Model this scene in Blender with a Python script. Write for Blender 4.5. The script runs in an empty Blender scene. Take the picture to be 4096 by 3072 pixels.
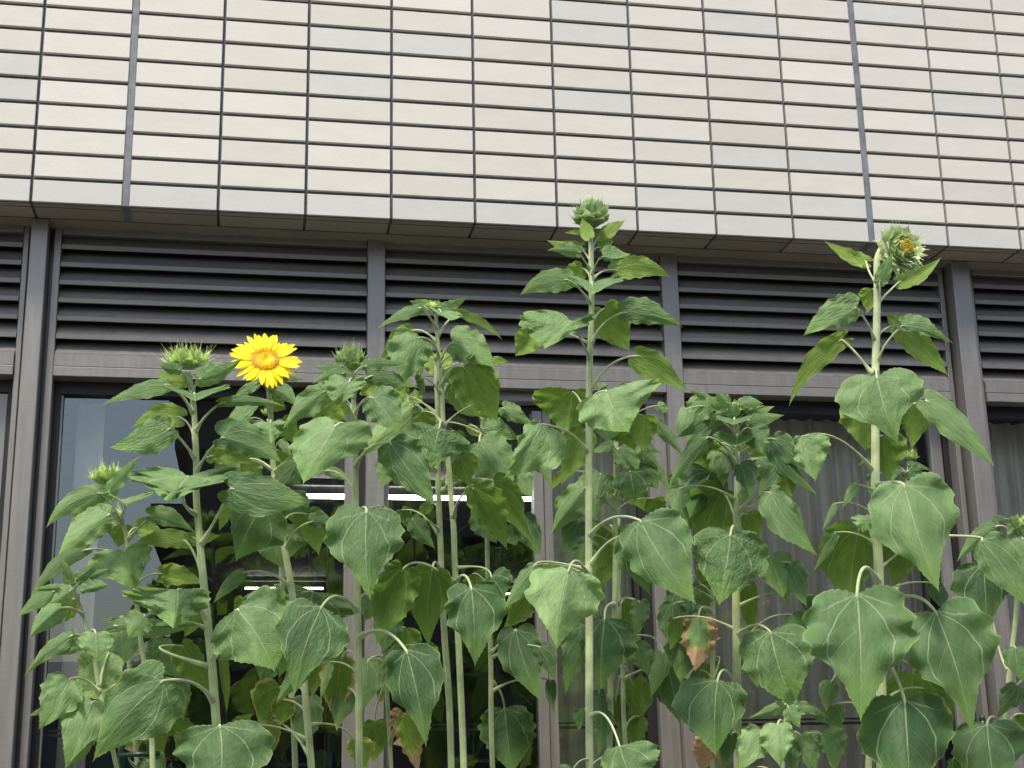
import bpy, bmesh, math, random
from mathutils import Vector, Matrix, Euler
random.seed(7)
S = bpy.context.scene
COL = S.collection
PI = math.pi

# ---------------------------------------------------------------- camera
ZE = 3.38                                   # height of the eave line above the ground
CAM = Vector((0.73651, -4.67899, -1.88021 + ZE))
FPX = 5680.0
PITCH, YAW, ROLL = 0.26404, -0.18669, -0.02123
R0 = Matrix(((1, 0, 0), (0, 0, -1), (0, 1, 0)))
RM = Matrix.Rotation(YAW, 3, 'Z') @ Matrix.Rotation(PITCH, 3, 'X') @ R0 @ Matrix.Rotation(ROLL, 3, 'Z')
cd = bpy.data.cameras.new('camera')
cam = bpy.data.objects.new('camera', cd)
COL.objects.link(cam)
cam.matrix_world = Matrix.Translation(CAM) @ RM.to_4x4()
cd.sensor_width = 36.0
cd.lens = FPX / 4096 * 36
cd.clip_start = 0.05
cd.clip_end = 2000
S.camera = cam
S.render.resolution_x, S.render.resolution_y = 1024, 768

# ---------------------------------------------------------------- sky and sun
SUN_EL, SUN_AZ = math.radians(63), math.radians(205)
w = bpy.data.worlds.new('World')
S.world = w
w.use_nodes = True
nt = w.node_tree
sky = nt.nodes.new('ShaderNodeTexSky')
sky.sky_type = 'NISHITA'
sky.sun_disc = False
sky.sun_elevation = SUN_EL
sky.sun_rotation = SUN_AZ
sky.air_density = 1.3
sky.dust_density = 3.0
sky.ozone_density = 1.0
nt.links.new(sky.outputs[0], nt.nodes['Background'].inputs[0])
nt.nodes['Background'].inputs[1].default_value = 0.15
sd = bpy.data.lights.new('sun', 'SUN')
sd.energy = 3.0
sd.angle = math.radians(11)
sd.color = (1.0, 0.91, 0.77)
sun = bpy.data.objects.new('sun', sd)
COL.objects.link(sun)
sv = Vector((math.sin(SUN_AZ) * math.cos(SUN_EL), math.cos(SUN_AZ) * math.cos(SUN_EL), math.sin(SUN_EL)))
sun.rotation_euler = sv.to_track_quat('Z', 'Y').to_euler()
sun.location = (0, -6, 12)
S.view_settings.view_transform = 'Standard'
S.view_settings.look = 'None'
S.view_settings.gamma = 1
S.view_settings.exposure = 0.74

def at(vx, vy, Y):
    """point of the world plane y = Y seen at reading (vx, vy) of the measured photograph (2212 wide)"""
    k = 4096 / 2212
    d = RM @ Vector(((vx * k - 2048) / FPX, -(vy * k - 1536) / FPX, -1))
    return CAM + d * ((Y - CAM.y) / d.y)

# ---------------------------------------------------------------- helpers
def tag(o, label=None, cat=None, group=None, kind=None):
    if label: o['label'] = label
    if cat: o['category'] = cat
    if group: o['group'] = group
    if kind: o['kind'] = kind
    return o

def empty(name, loc, label=None, cat=None, group=None):
    o = bpy.data.objects.new(name, None)
    COL.objects.link(o)
    o.location = loc
    o.empty_display_size = 0.1
    return tag(o, label, cat, group)

def mesh_obj(name, verts, faces, mat, parent=None, smooth=False, uvs=None, cols=None, flip=False):
    """verts in world coordinates"""
    off = Vector((0, 0, 0))
    if parent is not None:
        p = parent
        while p is not None:
            off += Vector(p.location)
            p = p.parent
    me = bpy.data.meshes.new(name)
    me.from_pydata([tuple(Vector(v) - off) for v in verts], [], faces)
    if flip: me.flip_normals()
    if smooth: me.polygons.foreach_set('use_smooth', [True] * len(me.polygons))
    if uvs:
        ul = me.uv_layers.new(name='UVMap')
        for lp in me.loops: ul.data[lp.index].uv = uvs[lp.vertex_index]
    if cols:
        ca = me.color_attributes.new('tint', 'FLOAT_COLOR', 'POINT')
        for i, c in enumerate(cols): ca.data[i].color = (c[0], c[1], c[2], 1)
    me.materials.append(mat)
    me.update()
    o = bpy.data.objects.new(name, me)
    COL.objects.link(o)
    if parent is not None: o.parent = parent
    return o

class MB:
    def __init__(s): s.v = []; s.f = []; s.c = []
    def quad(s, a, b, c, d):
        n = len(s.v); s.v += [a, b, c, d]; s.f.append((n, n+1, n+2, n+3))
    def box(s, x0, x1, y0, y1, z0, z1, bev=0.0, col=None):
        n = len(s.v)
        if bev:
            b = bev                              # the street side (y0) has chamfered edges
            P = [(x0+b, y0, z0+b), (x1-b, y0, z0+b), (x1-b, y0, z1-b), (x0+b, y0, z1-b),
                 (x0, y0+b, z0), (x1, y0+b, z0), (x1, y0+b, z1), (x0, y0+b, z1),
                 (x0, y1, z0), (x1, y1, z0), (x1, y1, z1), (x0, y1, z1)]
            F = [(0,1,2,3)] + [(4+i, 4+(i+1) % 4, (i+1) % 4, i) for i in range(4)] + \
                [(8+i, 8+(i+1) % 4, 4+(i+1) % 4, 4+i) for i in range(4)] + [(11,10,9,8)]
        else:
            P = [(x0, y0, z0), (x1, y0, z0), (x1, y0, z1), (x0, y0, z1), (x0, y1, z0), (x1, y1, z0), (x1, y1, z1), (x0, y1, z1)]
            F = [(0,1,2,3), (7,6,5,4), (4,5,1,0), (5,6,2,1), (6,7,3,2), (7,4,0,3)]
        s.v += P; s.f += [tuple(n + i for i in q) for q in F]
        if col: s.c += [col] * len(P)
    def build(s, name, mat, parent=None, smooth=False):
        return mesh_obj(name, s.v, s.f, mat, parent, smooth, cols=s.c if s.c else None)

def tube_geo(pts, rads, n=10, cap=True):
    V, F = [], []
    prev = None
    m = len(pts)
    for i, p in enumerate(pts):
        t = (pts[min(i+1, m-1)] - pts[max(i-1, 0)]).normalized()
        if prev is None:
            a = Vector((0, 1, 0)) if abs(t.y) < .9 else Vector((1, 0, 0))
            u = (a - t * a.dot(t)).normalized()
        else:
            u = (prev - t * prev.dot(t)).normalized()
        prev = u
        v = t.cross(u)
        for k in range(n):
            a = 2 * PI * k / n
            V.append(p + (u * math.cos(a) + v * math.sin(a)) * rads[i])
    for i in range(m - 1):
        for k in range(n):
            a, b = i*n+k, i*n+(k+1) % n
            F.append((a, b, b+n, a+n))
    if cap:
        F.append(tuple(range(n))[::-1]); F.append(tuple((m-1)*n+k for k in range(n)))
    return V, F

def smooth_pts(pts, sub=5):
    out = []
    n = len(pts)
    for i in range(n - 1):
        p0, p1, p2, p3 = pts[max(i-1, 0)], pts[i], pts[i+1], pts[min(i+2, n-1)]
        for k in range(sub):
            t = k / sub
            out.append(0.5 * ((2*p1) + (p2-p0)*t + (2*p0-5*p1+4*p2-p3)*t*t + (-p0+3*p1-3*p2+p3)*t**3))
    out.append(pts[-1])
    return out

# ---------------------------------------------------------------- materials
class NM:
    """small node-tree writer"""
    def __init__(s, name):
        s.m = bpy.data.materials.new(name); s.m.use_nodes = True
        s.t = s.m.node_tree; s.b = s.t.nodes['Principled BSDF']; s.out = s.t.nodes['Material Output']
    def n(s, typ, **kw):
        o = s.t.nodes.new('ShaderNode' + typ)
        for k, v in kw.items():
            setattr(o, k, v)
        return o
    def put(s, node, i, v):
        if v is None: return
        if isinstance(v, bpy.types.NodeSocket): s.t.links.new(v, node.inputs[i])
        else: node.inputs[i].default_value = v
    def math(s, op, a, b=None, c=None, clamp=False):
        o = s.n('Math', operation=op, use_clamp=clamp)
        s.put(o, 0, a); s.put(o, 1, b); s.put(o, 2, c)
        return o.outputs[0]
    def mix(s, f, a, b, mode='MIX'):
        o = s.n('Mix', data_type='RGBA', blend_type=mode)
        s.put(o, 0, f); s.put(o, 6, a); s.put(o, 7, b)
        return o.outputs[2]
    def noise(s, vec, scale, detail=3, rough=.55, dist=0):
        o = s.n('TexNoise'); s.put(o, 'Vector', vec); s.put(o, 'Scale', scale); s.put(o, 'Detail', detail)
        s.put(o, 'Roughness', rough); s.put(o, 'Distortion', dist)
        return o.outputs[0]
    def ramp(s, v, a, b, lo=0.0, hi=1.0):
        o = s.n('MapRange', interpolation_type='SMOOTHSTEP')
        s.put(o, 0, v); s.put(o, 1, a); s.put(o, 2, b); s.put(o, 3, lo); s.put(o, 4, hi)
        return o.outputs[0]
    def mapping(s, vec, scale):
        o = s.n('Mapping'); s.put(o, 0, vec); o.inputs['Scale'].default_value = scale
        return o.outputs[0]
    def bump(s, h, strength, dist=0.01, normal=None):
        o = s.n('Bump'); s.put(o, 'Height', h); s.put(o, 'Strength', strength); s.put(o, 'Distance', dist)
        if normal is not None: s.put(o, 'Normal', normal)
        return o.outputs[0]
    def set(s, **kw):
        names = dict(color='Base Color', rough='Roughness', metal='Metallic', spec='Specular IOR Level', normal='Normal', sheen='Sheen Weight', alpha='Alpha')
        for k, v in kw.items(): s.put(s.b, names[k], v)
        return s

def rgb(r, g, b): return (r, g, b, 1)

def m_simple(name, col, rough=.6, metal=0, var=.12, scale=9, bump=0, spec=.4):
    a = NM(name); pos = a.n('NewGeometry').outputs['Position']
    n1 = a.noise(pos, scale, 5)
    f = a.ramp(n1, .3, .7, 1 - var, 1 + var)
    c = a.n('Vector' 'Math', operation='SCALE'); a.put(c, 0, col[:3]); a.put(c, 3, f)
    a.set(color=c.outputs[0], rough=rough, metal=metal, spec=spec)
    if bump: a.set(normal=a.bump(a.noise(pos, scale * 12, 3), bump, .002))
    return a.m

def m_tile():
    a = NM('glazed_tile'); pos = a.n('NewGeometry').outputs['Position']
    at_ = a.n('VertexColor', layer_name='tint').outputs[0]
    big = a.ramp(a.noise(a.mapping(pos, (3, 3, 9)), 2.2, 4), .3, .75, .97, 1.03)
    c = a.n('Vector' 'Math', operation='SCALE'); a.put(c, 0, at_); a.put(c, 3, big)
    fine = a.noise(pos, 420, 3, .6)
    mid = a.noise(pos, 75, 3, .6)
    h = a.math('ADD', a.math('MULTIPLY', fine, .5), mid)
    a.set(color=c.outputs[0], rough=.42, spec=.45, normal=a.bump(h, .35, .0016))
    return a.m

def m_metal(name, col, rough=.42, metal=.55, streak=True):
    a = NM(name); pos = a.n('NewGeometry').outputs['Position']
    st = a.noise(a.mapping(pos, (14, 14, 1.4)), 3, 6, .7)
    st2 = a.noise(a.mapping(pos, (3, 30, 60)), 2, 5, .7)
    f = a.math('MULTIPLY', a.ramp(st, .3, .75, .90, 1.10), a.ramp(st2, .3, .7, .96, 1.04))
    specks = a.ramp(a.noise(pos, 60, 2, .5), .76, .80, 0, .35)
    c = a.n('Vector' 'Math', operation='SCALE'); a.put(c, 0, col[:3]); a.put(c, 3, f)
    cc = a.mix(specks, c.outputs[0], rgb(.28, .27, .25))
    a.set(color=cc, rough=a.ramp(st, .3, .8, rough - .06, rough + .14), metal=metal, spec=.5, normal=a.bump(st, .04, .002))
    return a.m

def m_glass():
    a = NM('window_glass'); pos = a.n('NewGeometry').outputs['Position']
    fr = a.n('Fresnel'); a.put(fr, 'IOR', 1.62)
    wob = a.bump(a.noise(pos, .9, 1), .012, .02); a.put(fr, 'Normal', wob)
    gl = a.n('BsdfGlossy'); a.put(gl, 'Roughness', .0); a.put(gl, 'Color', rgb(.88, .95, 1)); a.put(gl, 'Normal', wob)
    tr = a.n('BsdfTransparent'); a.put(tr, 'Color', rgb(.90, .92, .91))
    f2 = a.math('MULTIPLY', fr.outputs[0], 2.3, clamp=True)
    mx = a.n('MixShader'); a.put(mx, 0, f2); a.put(mx, 1, tr.outputs[0]); a.put(mx, 2, gl.outputs[0])
    a.t.links.new(mx.outputs[0], a.out.inputs[0])
    return a.m

def m_sheer(name, col, alpha=.55):
    a = NM(name); pos = a.n('NewGeometry').outputs['Position']
    d = a.n('BsdfDiffuse'); a.put(d, 0, col); t = a.n('BsdfTranslucent'); a.put(t, 0, col)
    m1 = a.n('MixShader'); a.put(m1, 0, .12); a.put(m1, 1, d.outputs[0]); a.put(m1, 2, t.outputs[0])
    tr = a.n('BsdfTransparent')
    m2 = a.n('MixShader'); a.put(m2, 0, alpha); a.put(m2, 1, tr.outputs[0]); a.put(m2, 2, m1.outputs[0])
    a.t.links.new(m2.outputs[0], a.out.inputs[0])
    return a.m

def m_emit(name, col, s):
    a = NM(name); e = a.n('Emission'); a.put(e, 0, col); a.put(e, 1, s)
    a.t.links.new(e.outputs[0], a.out.inputs[0]); return a.m

def m_leaf():
    a = NM('sunflower_leaf')
    geo = a.n('NewGeometry'); pos = geo.outputs['Position']; back = geo.outputs['Backfacing']
    uv = a.n('UVMap', uv_map='UVMap').outputs[0]
    sep = a.n('SeparateXYZ'); a.put(sep, 0, uv)
    x = a.math('MULTIPLY_ADD', sep.outputs[0], 2, -1)
    s_ = a.math('MULTIPLY_ADD', sep.outputs[1], 1.25, -.2)
    ax = a.math('ABSOLUTE', x)
    oi = a.n('ObjectInfo'); ocs = a.n('SeparateColor'); a.put(ocs, 0, oi.outputs['Color'])
    tone, dry, rnd = ocs.outputs[0], ocs.outputs[1], oi.outputs['Random']
    nvec = a.n('CombineXYZ'); a.put(nvec, 0, x); a.put(nvec, 1, s_); a.put(nvec, 2, a.math('MULTIPLY', rnd, 40))
    nv = nvec.outputs[0]
    warp = a.math('MULTIPLY_ADD', a.noise(nv, 2.5, 2), .06, -.03)
    axw = a.math('ADD', ax, warp); sw = a.math('ADD', s_, warp)
    # midrib, two palmate side veins, two basal veins, secondary veins
    wid = a.math('MAXIMUM', a.math('MULTIPLY_ADD', s_, -.018, .026), .009)
    mid = a.ramp(a.math('DIVIDE', ax, wid), .45, 1.0, 1, 0)
    sq = a.math('POWER', a.math('MAXIMUM', s_, 0), .62)
    dv = a.math('ABSOLUTE', a.math('SUBTRACT', axw, a.math('MULTIPLY_ADD', a.math('EXPONENT', a.math('MULTIPLY', s_, -4.6)), -.74, .74)))
    lim = a.ramp(s_, .50, .68, 1, 0)
    side = a.math('MULTIPLY', a.ramp(dv, .006, .024, 1, 0), lim)
    dv2 = a.math('ABSOLUTE', a.math('SUBTRACT', sw, a.math('MULTIPLY', ax, .16)))
    side2 = a.math('MULTIPLY', a.ramp(dv2, .003, .012, .6, 0), a.math('MULTIPLY', a.ramp(ax, .5, .8, 1, 0), a.ramp(ax, .0, .06, 0, 1)))
    ph = a.math('FRACT', a.math('MULTIPLY', a.math('SUBTRACT', sw, a.math('MULTIPLY', axw, .42)), 6.2))
    tri = a.math('ABSOLUTE', a.math('SUBTRACT', ph, .5))
    sec = a.math('MULTIPLY', a.ramp(tri, .0, .06, 1, 0), a.ramp(s_, .16, .34, 0, 1))
    ph2 = a.math('FRACT', a.math('MULTIPLY', a.math('ADD', sw, a.math('MULTIPLY', axw, .9)), 7))
    net = a.math('MULTIPLY', a.ramp(a.math('ABSOLUTE', a.math('SUBTRACT', ph2, .5)), .0, .07, 1, 0), .35)
    vein = a.math('MAXIMUM', a.math('MAXIMUM', mid, side), a.math('MAXIMUM', side2, a.math('MULTIPLY', sec, .26)))
    vein = a.math('MAXIMUM', vein, a.math('MULTIPLY', net, .35), clamp=True)
    # blade colours
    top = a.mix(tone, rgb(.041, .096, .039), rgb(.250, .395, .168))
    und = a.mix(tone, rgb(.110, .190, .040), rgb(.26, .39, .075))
    mott = a.ramp(a.noise(nv, 3.2, 5, .6), .3, .72, .82, 1.2)
    base = a.mix(back, top, und)
    c = a.n('Vector' 'Math', operation='SCALE'); a.put(c, 0, base); a.put(c, 3, mott)
    # paler, yellower towards the tip and rim, as the blades are
    edge = a.math('MAXIMUM', a.ramp(s_, .42, 1.0, 0, .52), a.ramp(ax, .7, 1.0, 0, .18))
    c2 = a.mix(edge, c.outputs[0], rgb(.24, .42, .085))
    vcol = a.mix(back, rgb(.46, .56, .33), rgb(.42, .50, .22))
    rimv = a.n('SeparateColor'); a.put(rimv, 0, a.n('VertexColor', layer_name='tint').outputs[0]); rim = rimv.outputs[0]
    c2 = a.mix(a.ramp(rim, .95, 1.0, 0, .40), c2, rgb(.36, .47, .22))
    # dry patches from tip and rim
    dn = a.noise(nv, 4.5, 4, .6)
    dist = a.math('MAXIMUM', s_, a.math('MULTIPLY', rim, .93))
    dd = a.math('MULTIPLY_ADD', dn, .45, a.math('SUBTRACT', dist, .225))
    th = a.math('MULTIPLY_ADD', dry, -.78, 1.13)
    yel = a.ramp(a.math('SUBTRACT', dd, th), -.10, .02)
    brn = a.ramp(a.math('SUBTRACT', dd, th), .02, .07)
    yel = a.math('MULTIPLY', yel, a.ramp(dry, .02, .08)); brn = a.math('MULTIPLY', brn, a.ramp(dry, .1, .2))
    c3 = a.mix(a.math('MULTIPLY', vein, .52), c2, vcol)
    c4 = a.mix(a.math('MULTIPLY', yel, .85), c3, rgb(.62, .56, .14))
    bro = a.mix(a.noise(nv, 14, 4), rgb(.33, .17, .08), rgb(.72, .52, .33))
    c5 = a.mix(brn, c4, bro)
    spots = a.n('TexVoronoi'); a.put(spots, 'Vector', nv); a.put(spots, 'Scale', 3.1)
    sp = a.ramp(spots.outputs['Distance'], .035, .055, .5, 0)
    c5 = a.mix(a.math('MULTIPLY', sp, a.ramp(dry, .05, .12)), c5, rgb(.5, .5, .16))
    # relief: sunken veins, puckers between them
    pk = a.noise(nv, 7.5, 3, .55)
    pk2 = a.noise(nv, 26, 2, .5)
    sep2 = ocs.outputs[2]
    h = a.math('ADD', a.math('MULTIPLY', pk, a.math('MULTIPLY_ADD', sep2, 2.2, .35)), a.math('MULTIPLY', pk2, a.math('MULTIPLY_ADD', sep2, .55, .06)))
    h = a.math('SUBTRACT', h, a.math('MULTIPLY', a.math('MAXIMUM', a.math('MAXIMUM', mid, side), sec), .16))
    nrm = a.bump(h, .55, .010)
    a.set(color=c5, rough=.52, spec=.24, normal=nrm)
    a.put(a.b, 'Sheen Weight', .06); a.put(a.b, 'Sheen Roughness', .4)
    tl = a.n('BsdfTranslucent')
    tc = a.mix(.55, c5, a.mix(tone, rgb(.20, .42, .03), rgb(.38, .60, .06)))
    tcs = a.mix(brn, tc, bro)
    a.put(tl, 0, tcs); a.put(tl, 'Normal', nrm)
    ms = a.n('MixShader'); a.put(ms, 0, .42); a.put(ms, 1, a.b.outputs[0]); a.put(ms, 2, tl.outputs[0])
    a.t.links.new(ms.outputs[0], a.out.inputs[0])
    return a.m

def m_stem():
    a = NM('sunflower_stem'); pos = a.n('NewGeometry').outputs['Position']
    uv = a.n('UVMap', uv_map='UVMap').outputs[0]
    oi = a.n('ObjectInfo'); sc = a.n('SeparateColor'); a.put(sc, 0, oi.outputs['Color'])
    rid = a.noise(a.mapping(uv, (14, .6, 1)), 1, 3, .5)
    blot = a.ramp(a.noise(pos, 16, 3), .35, .7, .75, 1.15)
    c = a.mix(a.ramp(rid, .40, .58), rgb(.165, .235, .065), rgb(.38, .46, .19))
    c = a.mix(sc.outputs[0], c, rgb(.55, .62, .37))
    cs = a.n('Vector' 'Math', operation='SCALE'); a.put(cs, 0, c); a.put(cs, 3, blot); c = cs.outputs[0]
    hair = a.noise(pos, 900, 2)
    c = a.mix(a.ramp(hair, .58, .75, 0, .3), c, rgb(.5, .56, .42))
    a.set(color=c, rough=.62, spec=.3, normal=a.bump(a.math('ADD', rid, a.math('MULTIPLY', hair, .25)), .5, .003))
    a.put(a.b, 'Sheen Weight', .5); a.put(a.b, 'Subsurface Weight', .12); a.put(a.b, 'Subsurface Radius', (.004, .006, .002))
    return a.m

def m_bract():
    a = NM('sunflower_bract')
    vc = a.n('VertexColor', layer_name='tint').outputs[0]
    pos = a.n('NewGeometry').outputs['Position']
    f = a.ramp(a.noise(pos, 90, 3), .3, .7, .8, 1.2)
    c = a.n('Vector' 'Math', operation='SCALE'); a.put(c, 0, vc); a.put(c, 3, f)
    a.set(color=c.outputs[0], rough=.55, spec=.3); a.put(a.b, 'Sheen Weight', .4)
    tl = a.n('BsdfTranslucent'); a.put(tl, 0, c.outputs[0])
    ms = a.n('MixShader'); a.put(ms, 0, .3); a.put(ms, 1, a.b.outputs[0]); a.put(ms, 2, tl.outputs[0])
    a.t.links.new(ms.outputs[0], a.out.inputs[0])
    return a.m

def m_petal():
    a = NM('sunflower_petal')
    uv = a.n('UVMap', uv_map='UVMap').outputs[0]
    sep = a.n('SeparateXYZ'); a.put(sep, 0, uv)
    st = a.noise(a.mapping(uv, (12, .8, 1)), 1, 2)
    c = a.mix(a.ramp(sep.outputs[1], 0, .45, .55, 0), rgb(1.0, .80, .010), rgb(.95, .50, .004))
    c = a.mix(a.ramp(st, .45, .75, 0, .45), c, rgb(.95, .56, .004))
    a.set(color=c, rough=.5, spec=.25, normal=a.bump(st, .3, .002))
    tl = a.n('BsdfTranslucent'); a.put(tl, 0, rgb(1, .72, .01))
    ms = a.n('MixShader'); a.put(ms, 0, .35); a.put(ms, 1, a.b.outputs[0]); a.put(ms, 2, tl.outputs[0])
    a.t.links.new(ms.outputs[0], a.out.inputs[0])
    return a.m

M = dict(
    tile=m_tile(),
    grout=m_simple('dark_grout', (.085, .09, .10), .85, scale=25, var=.25, bump=.4),
    seal=m_simple('grey_sealant', (.14, .15, .17), .5, scale=14, var=.28, bump=.15),
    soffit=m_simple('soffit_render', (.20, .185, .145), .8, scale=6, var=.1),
    metal=m_metal('bronze_aluminium', (.218, .206, .192), .36, .38),
    slat=m_metal('louver_aluminium', (.188, .178, .168), .45, .22),
    dark=m_simple('dark_gasket', (.012, .012, .013), .5),
    glass=m_glass(),
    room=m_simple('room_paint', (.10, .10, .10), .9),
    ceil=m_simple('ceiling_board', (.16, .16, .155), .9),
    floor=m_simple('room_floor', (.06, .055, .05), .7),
    sheer=m_sheer('sheer_curtain', rgb(1, .95, .86), 1.0),
    lace=m_sheer('lace_curtain', rgb(1, .93, .84), 1.0),
    tube=m_emit('tube_light', rgb(1, .97, .88), 14.0),
    leaf=m_leaf(), stem=m_stem(), bract=m_bract(), petal=m_petal(),
    soil=m_simple('planter_soil', (.05, .035, .025), .95, scale=40, var=.4, bump=1),
    concrete=m_simple('concrete', (.30, .29, .27), .85, scale=8, var=.15, bump=.3),
    asphalt=m_simple('asphalt', (.06, .06, .06), .9, scale=60, var=.3, bump=.5),
    stake=m_simple('green_stake', (.010, .045, .022), .35, scale=30),
    dbrick=m_simple('dark_brick', (.13, .11, .10), .8, scale=20, var=.3),
    dwin=m_simple('dark_window', (.02, .022, .025), .15, spec=.6),
    lpaint=m_simple('pale_house_paint', (.30, .30, .29), .8, scale=3),
    roof=m_simple('grey_roof', (.10, .10, .11), .7, scale=20, var=.25),
)

# ---------------------------------------------------------------- ground
g = MB(); g.quad((-80, -80, 0), (80, -80, 0), (80, 80, 0), (-80, 80, 0))
tag(g.build('ground', M['asphalt']), kind='structure')
g = MB(); g.box(-6, 9, -2.2, .2, .004, .12)
tag(g.build('pavement', M['concrete']), kind='structure')
pl = empty('planter', (1.5, -.85, .12), 'long concrete planter of dark soil from which the sunflowers grow', 'planter')
g = MB()
for b in ((-2, 5.2, -1.45, -1.39, .12, .5), (-2, 5.2, -.36, -.30, .12, .5), (-2, -1.94, -1.39, -.36, .12, .5), (5.14, 5.2, -1.39, -.36, .12, .5)): g.box(*b, bev=0)
g.build('rim', M['concrete'], pl)
g = MB(); g.box(-1.94, 5.14, -1.39, -.36, .12, .44); g.build('soil', M['soil'], pl)

# ---------------------------------------------------------------- the facade
bd = empty('building', (1.5, .3, 0), 'building with pale cream tiles above bronze louvers and windows, behind the sunflowers', 'building')
PX, PZ, E = 0.3, 0.092898, 0.020016

def joint_x(n):
    x = PX * n
    if n < 1: x -= E
    if n == 1: x -= E / 2
    if n == 10: x += E / 2
    if n > 10: x += E
    if n < -7: x -= E
    if n > 19: x += E
    return x
THICK = (-8, 1, 10, 19)
tl_ = MB(); rt = MB()
rnd = random.Random(11)
NR = 18
blue = {(4, 7), (3, 5), (9, 3), (8, 9), (11, 6), (6, 8), (7, 1), (12, 7), (6, 5), (2, 9), (10, 10), (8, 3)}
for c in range(-10, 21):
    xa = joint_x(c) + (.013 if c in THICK else .0052)
    xb = joint_x(c + 1) - (.013 if (c + 1) in THICK else .0052)
    for r in range(NR):
        z0 = ZE + r * PZ + (0 if r == 0 else .0); z1 = ZE + (r + 1) * PZ - .0145
        v = rnd.gauss(0, .016); k = rnd.random()
        col = (.520 + v, .503 + v, .452 + v)
        if k < .28: col = (.510 + v, .494 + v, .445 + v)
        if k > .95 or (c, r) in blue: col = (.465 + v, .463 + v, .432 + v)
        if r == 0: col = (.465 + v * .5, .462 + v * .5, .432 + v * .5)
        if (c, r) == (11, 12): col = (.68, .67, .60)
        dy = rnd.uniform(-.0006, .0006)
        tl_.box(xa, xb, dy, .017, z0, z1, .0014, col)
    v = rnd.gauss(0, .02)
    rt.box(xa, xb, .0102, .046, ZE, ZE + .009, 0, (.27 + v, .25 + v, .21 + v))  # underside tiles tinted darker, the soffit's shadow put into their colour
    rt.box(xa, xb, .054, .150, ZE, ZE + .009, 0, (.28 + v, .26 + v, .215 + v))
tl_.build('tile_cladding', M['tile'], bd)
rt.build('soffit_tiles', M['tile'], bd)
g = MB(); g.box(-3.0, 6.3, .0140, .5, ZE + .006, ZE + NR * PZ); g.build('wall_backing', M['grout'], bd)
g = MB(); g.box(-3.0, 6.3, .5, 8.0, ZE + .012, ZE + NR * PZ); g.build('upper_storey', M['concrete'], bd)
for n in THICK[1:3]:
    x = joint_x(n)
    g = MB(); g.box(x - .0128, x + .0128, .0035, .16, ZE - .0015, ZE + NR * PZ, .002); g.build('expansion_joint', M['seal'], bd)
# mortar fillet and render strip behind the soffit tiles
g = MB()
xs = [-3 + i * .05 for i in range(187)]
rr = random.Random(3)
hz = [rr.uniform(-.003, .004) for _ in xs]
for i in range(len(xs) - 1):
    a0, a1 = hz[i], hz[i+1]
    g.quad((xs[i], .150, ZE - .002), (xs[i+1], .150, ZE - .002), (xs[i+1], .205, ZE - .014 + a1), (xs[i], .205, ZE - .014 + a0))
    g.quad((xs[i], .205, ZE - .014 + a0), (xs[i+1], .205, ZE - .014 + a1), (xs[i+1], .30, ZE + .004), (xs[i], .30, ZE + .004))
g.build('soffit', M['soffit'], bd)

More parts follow.
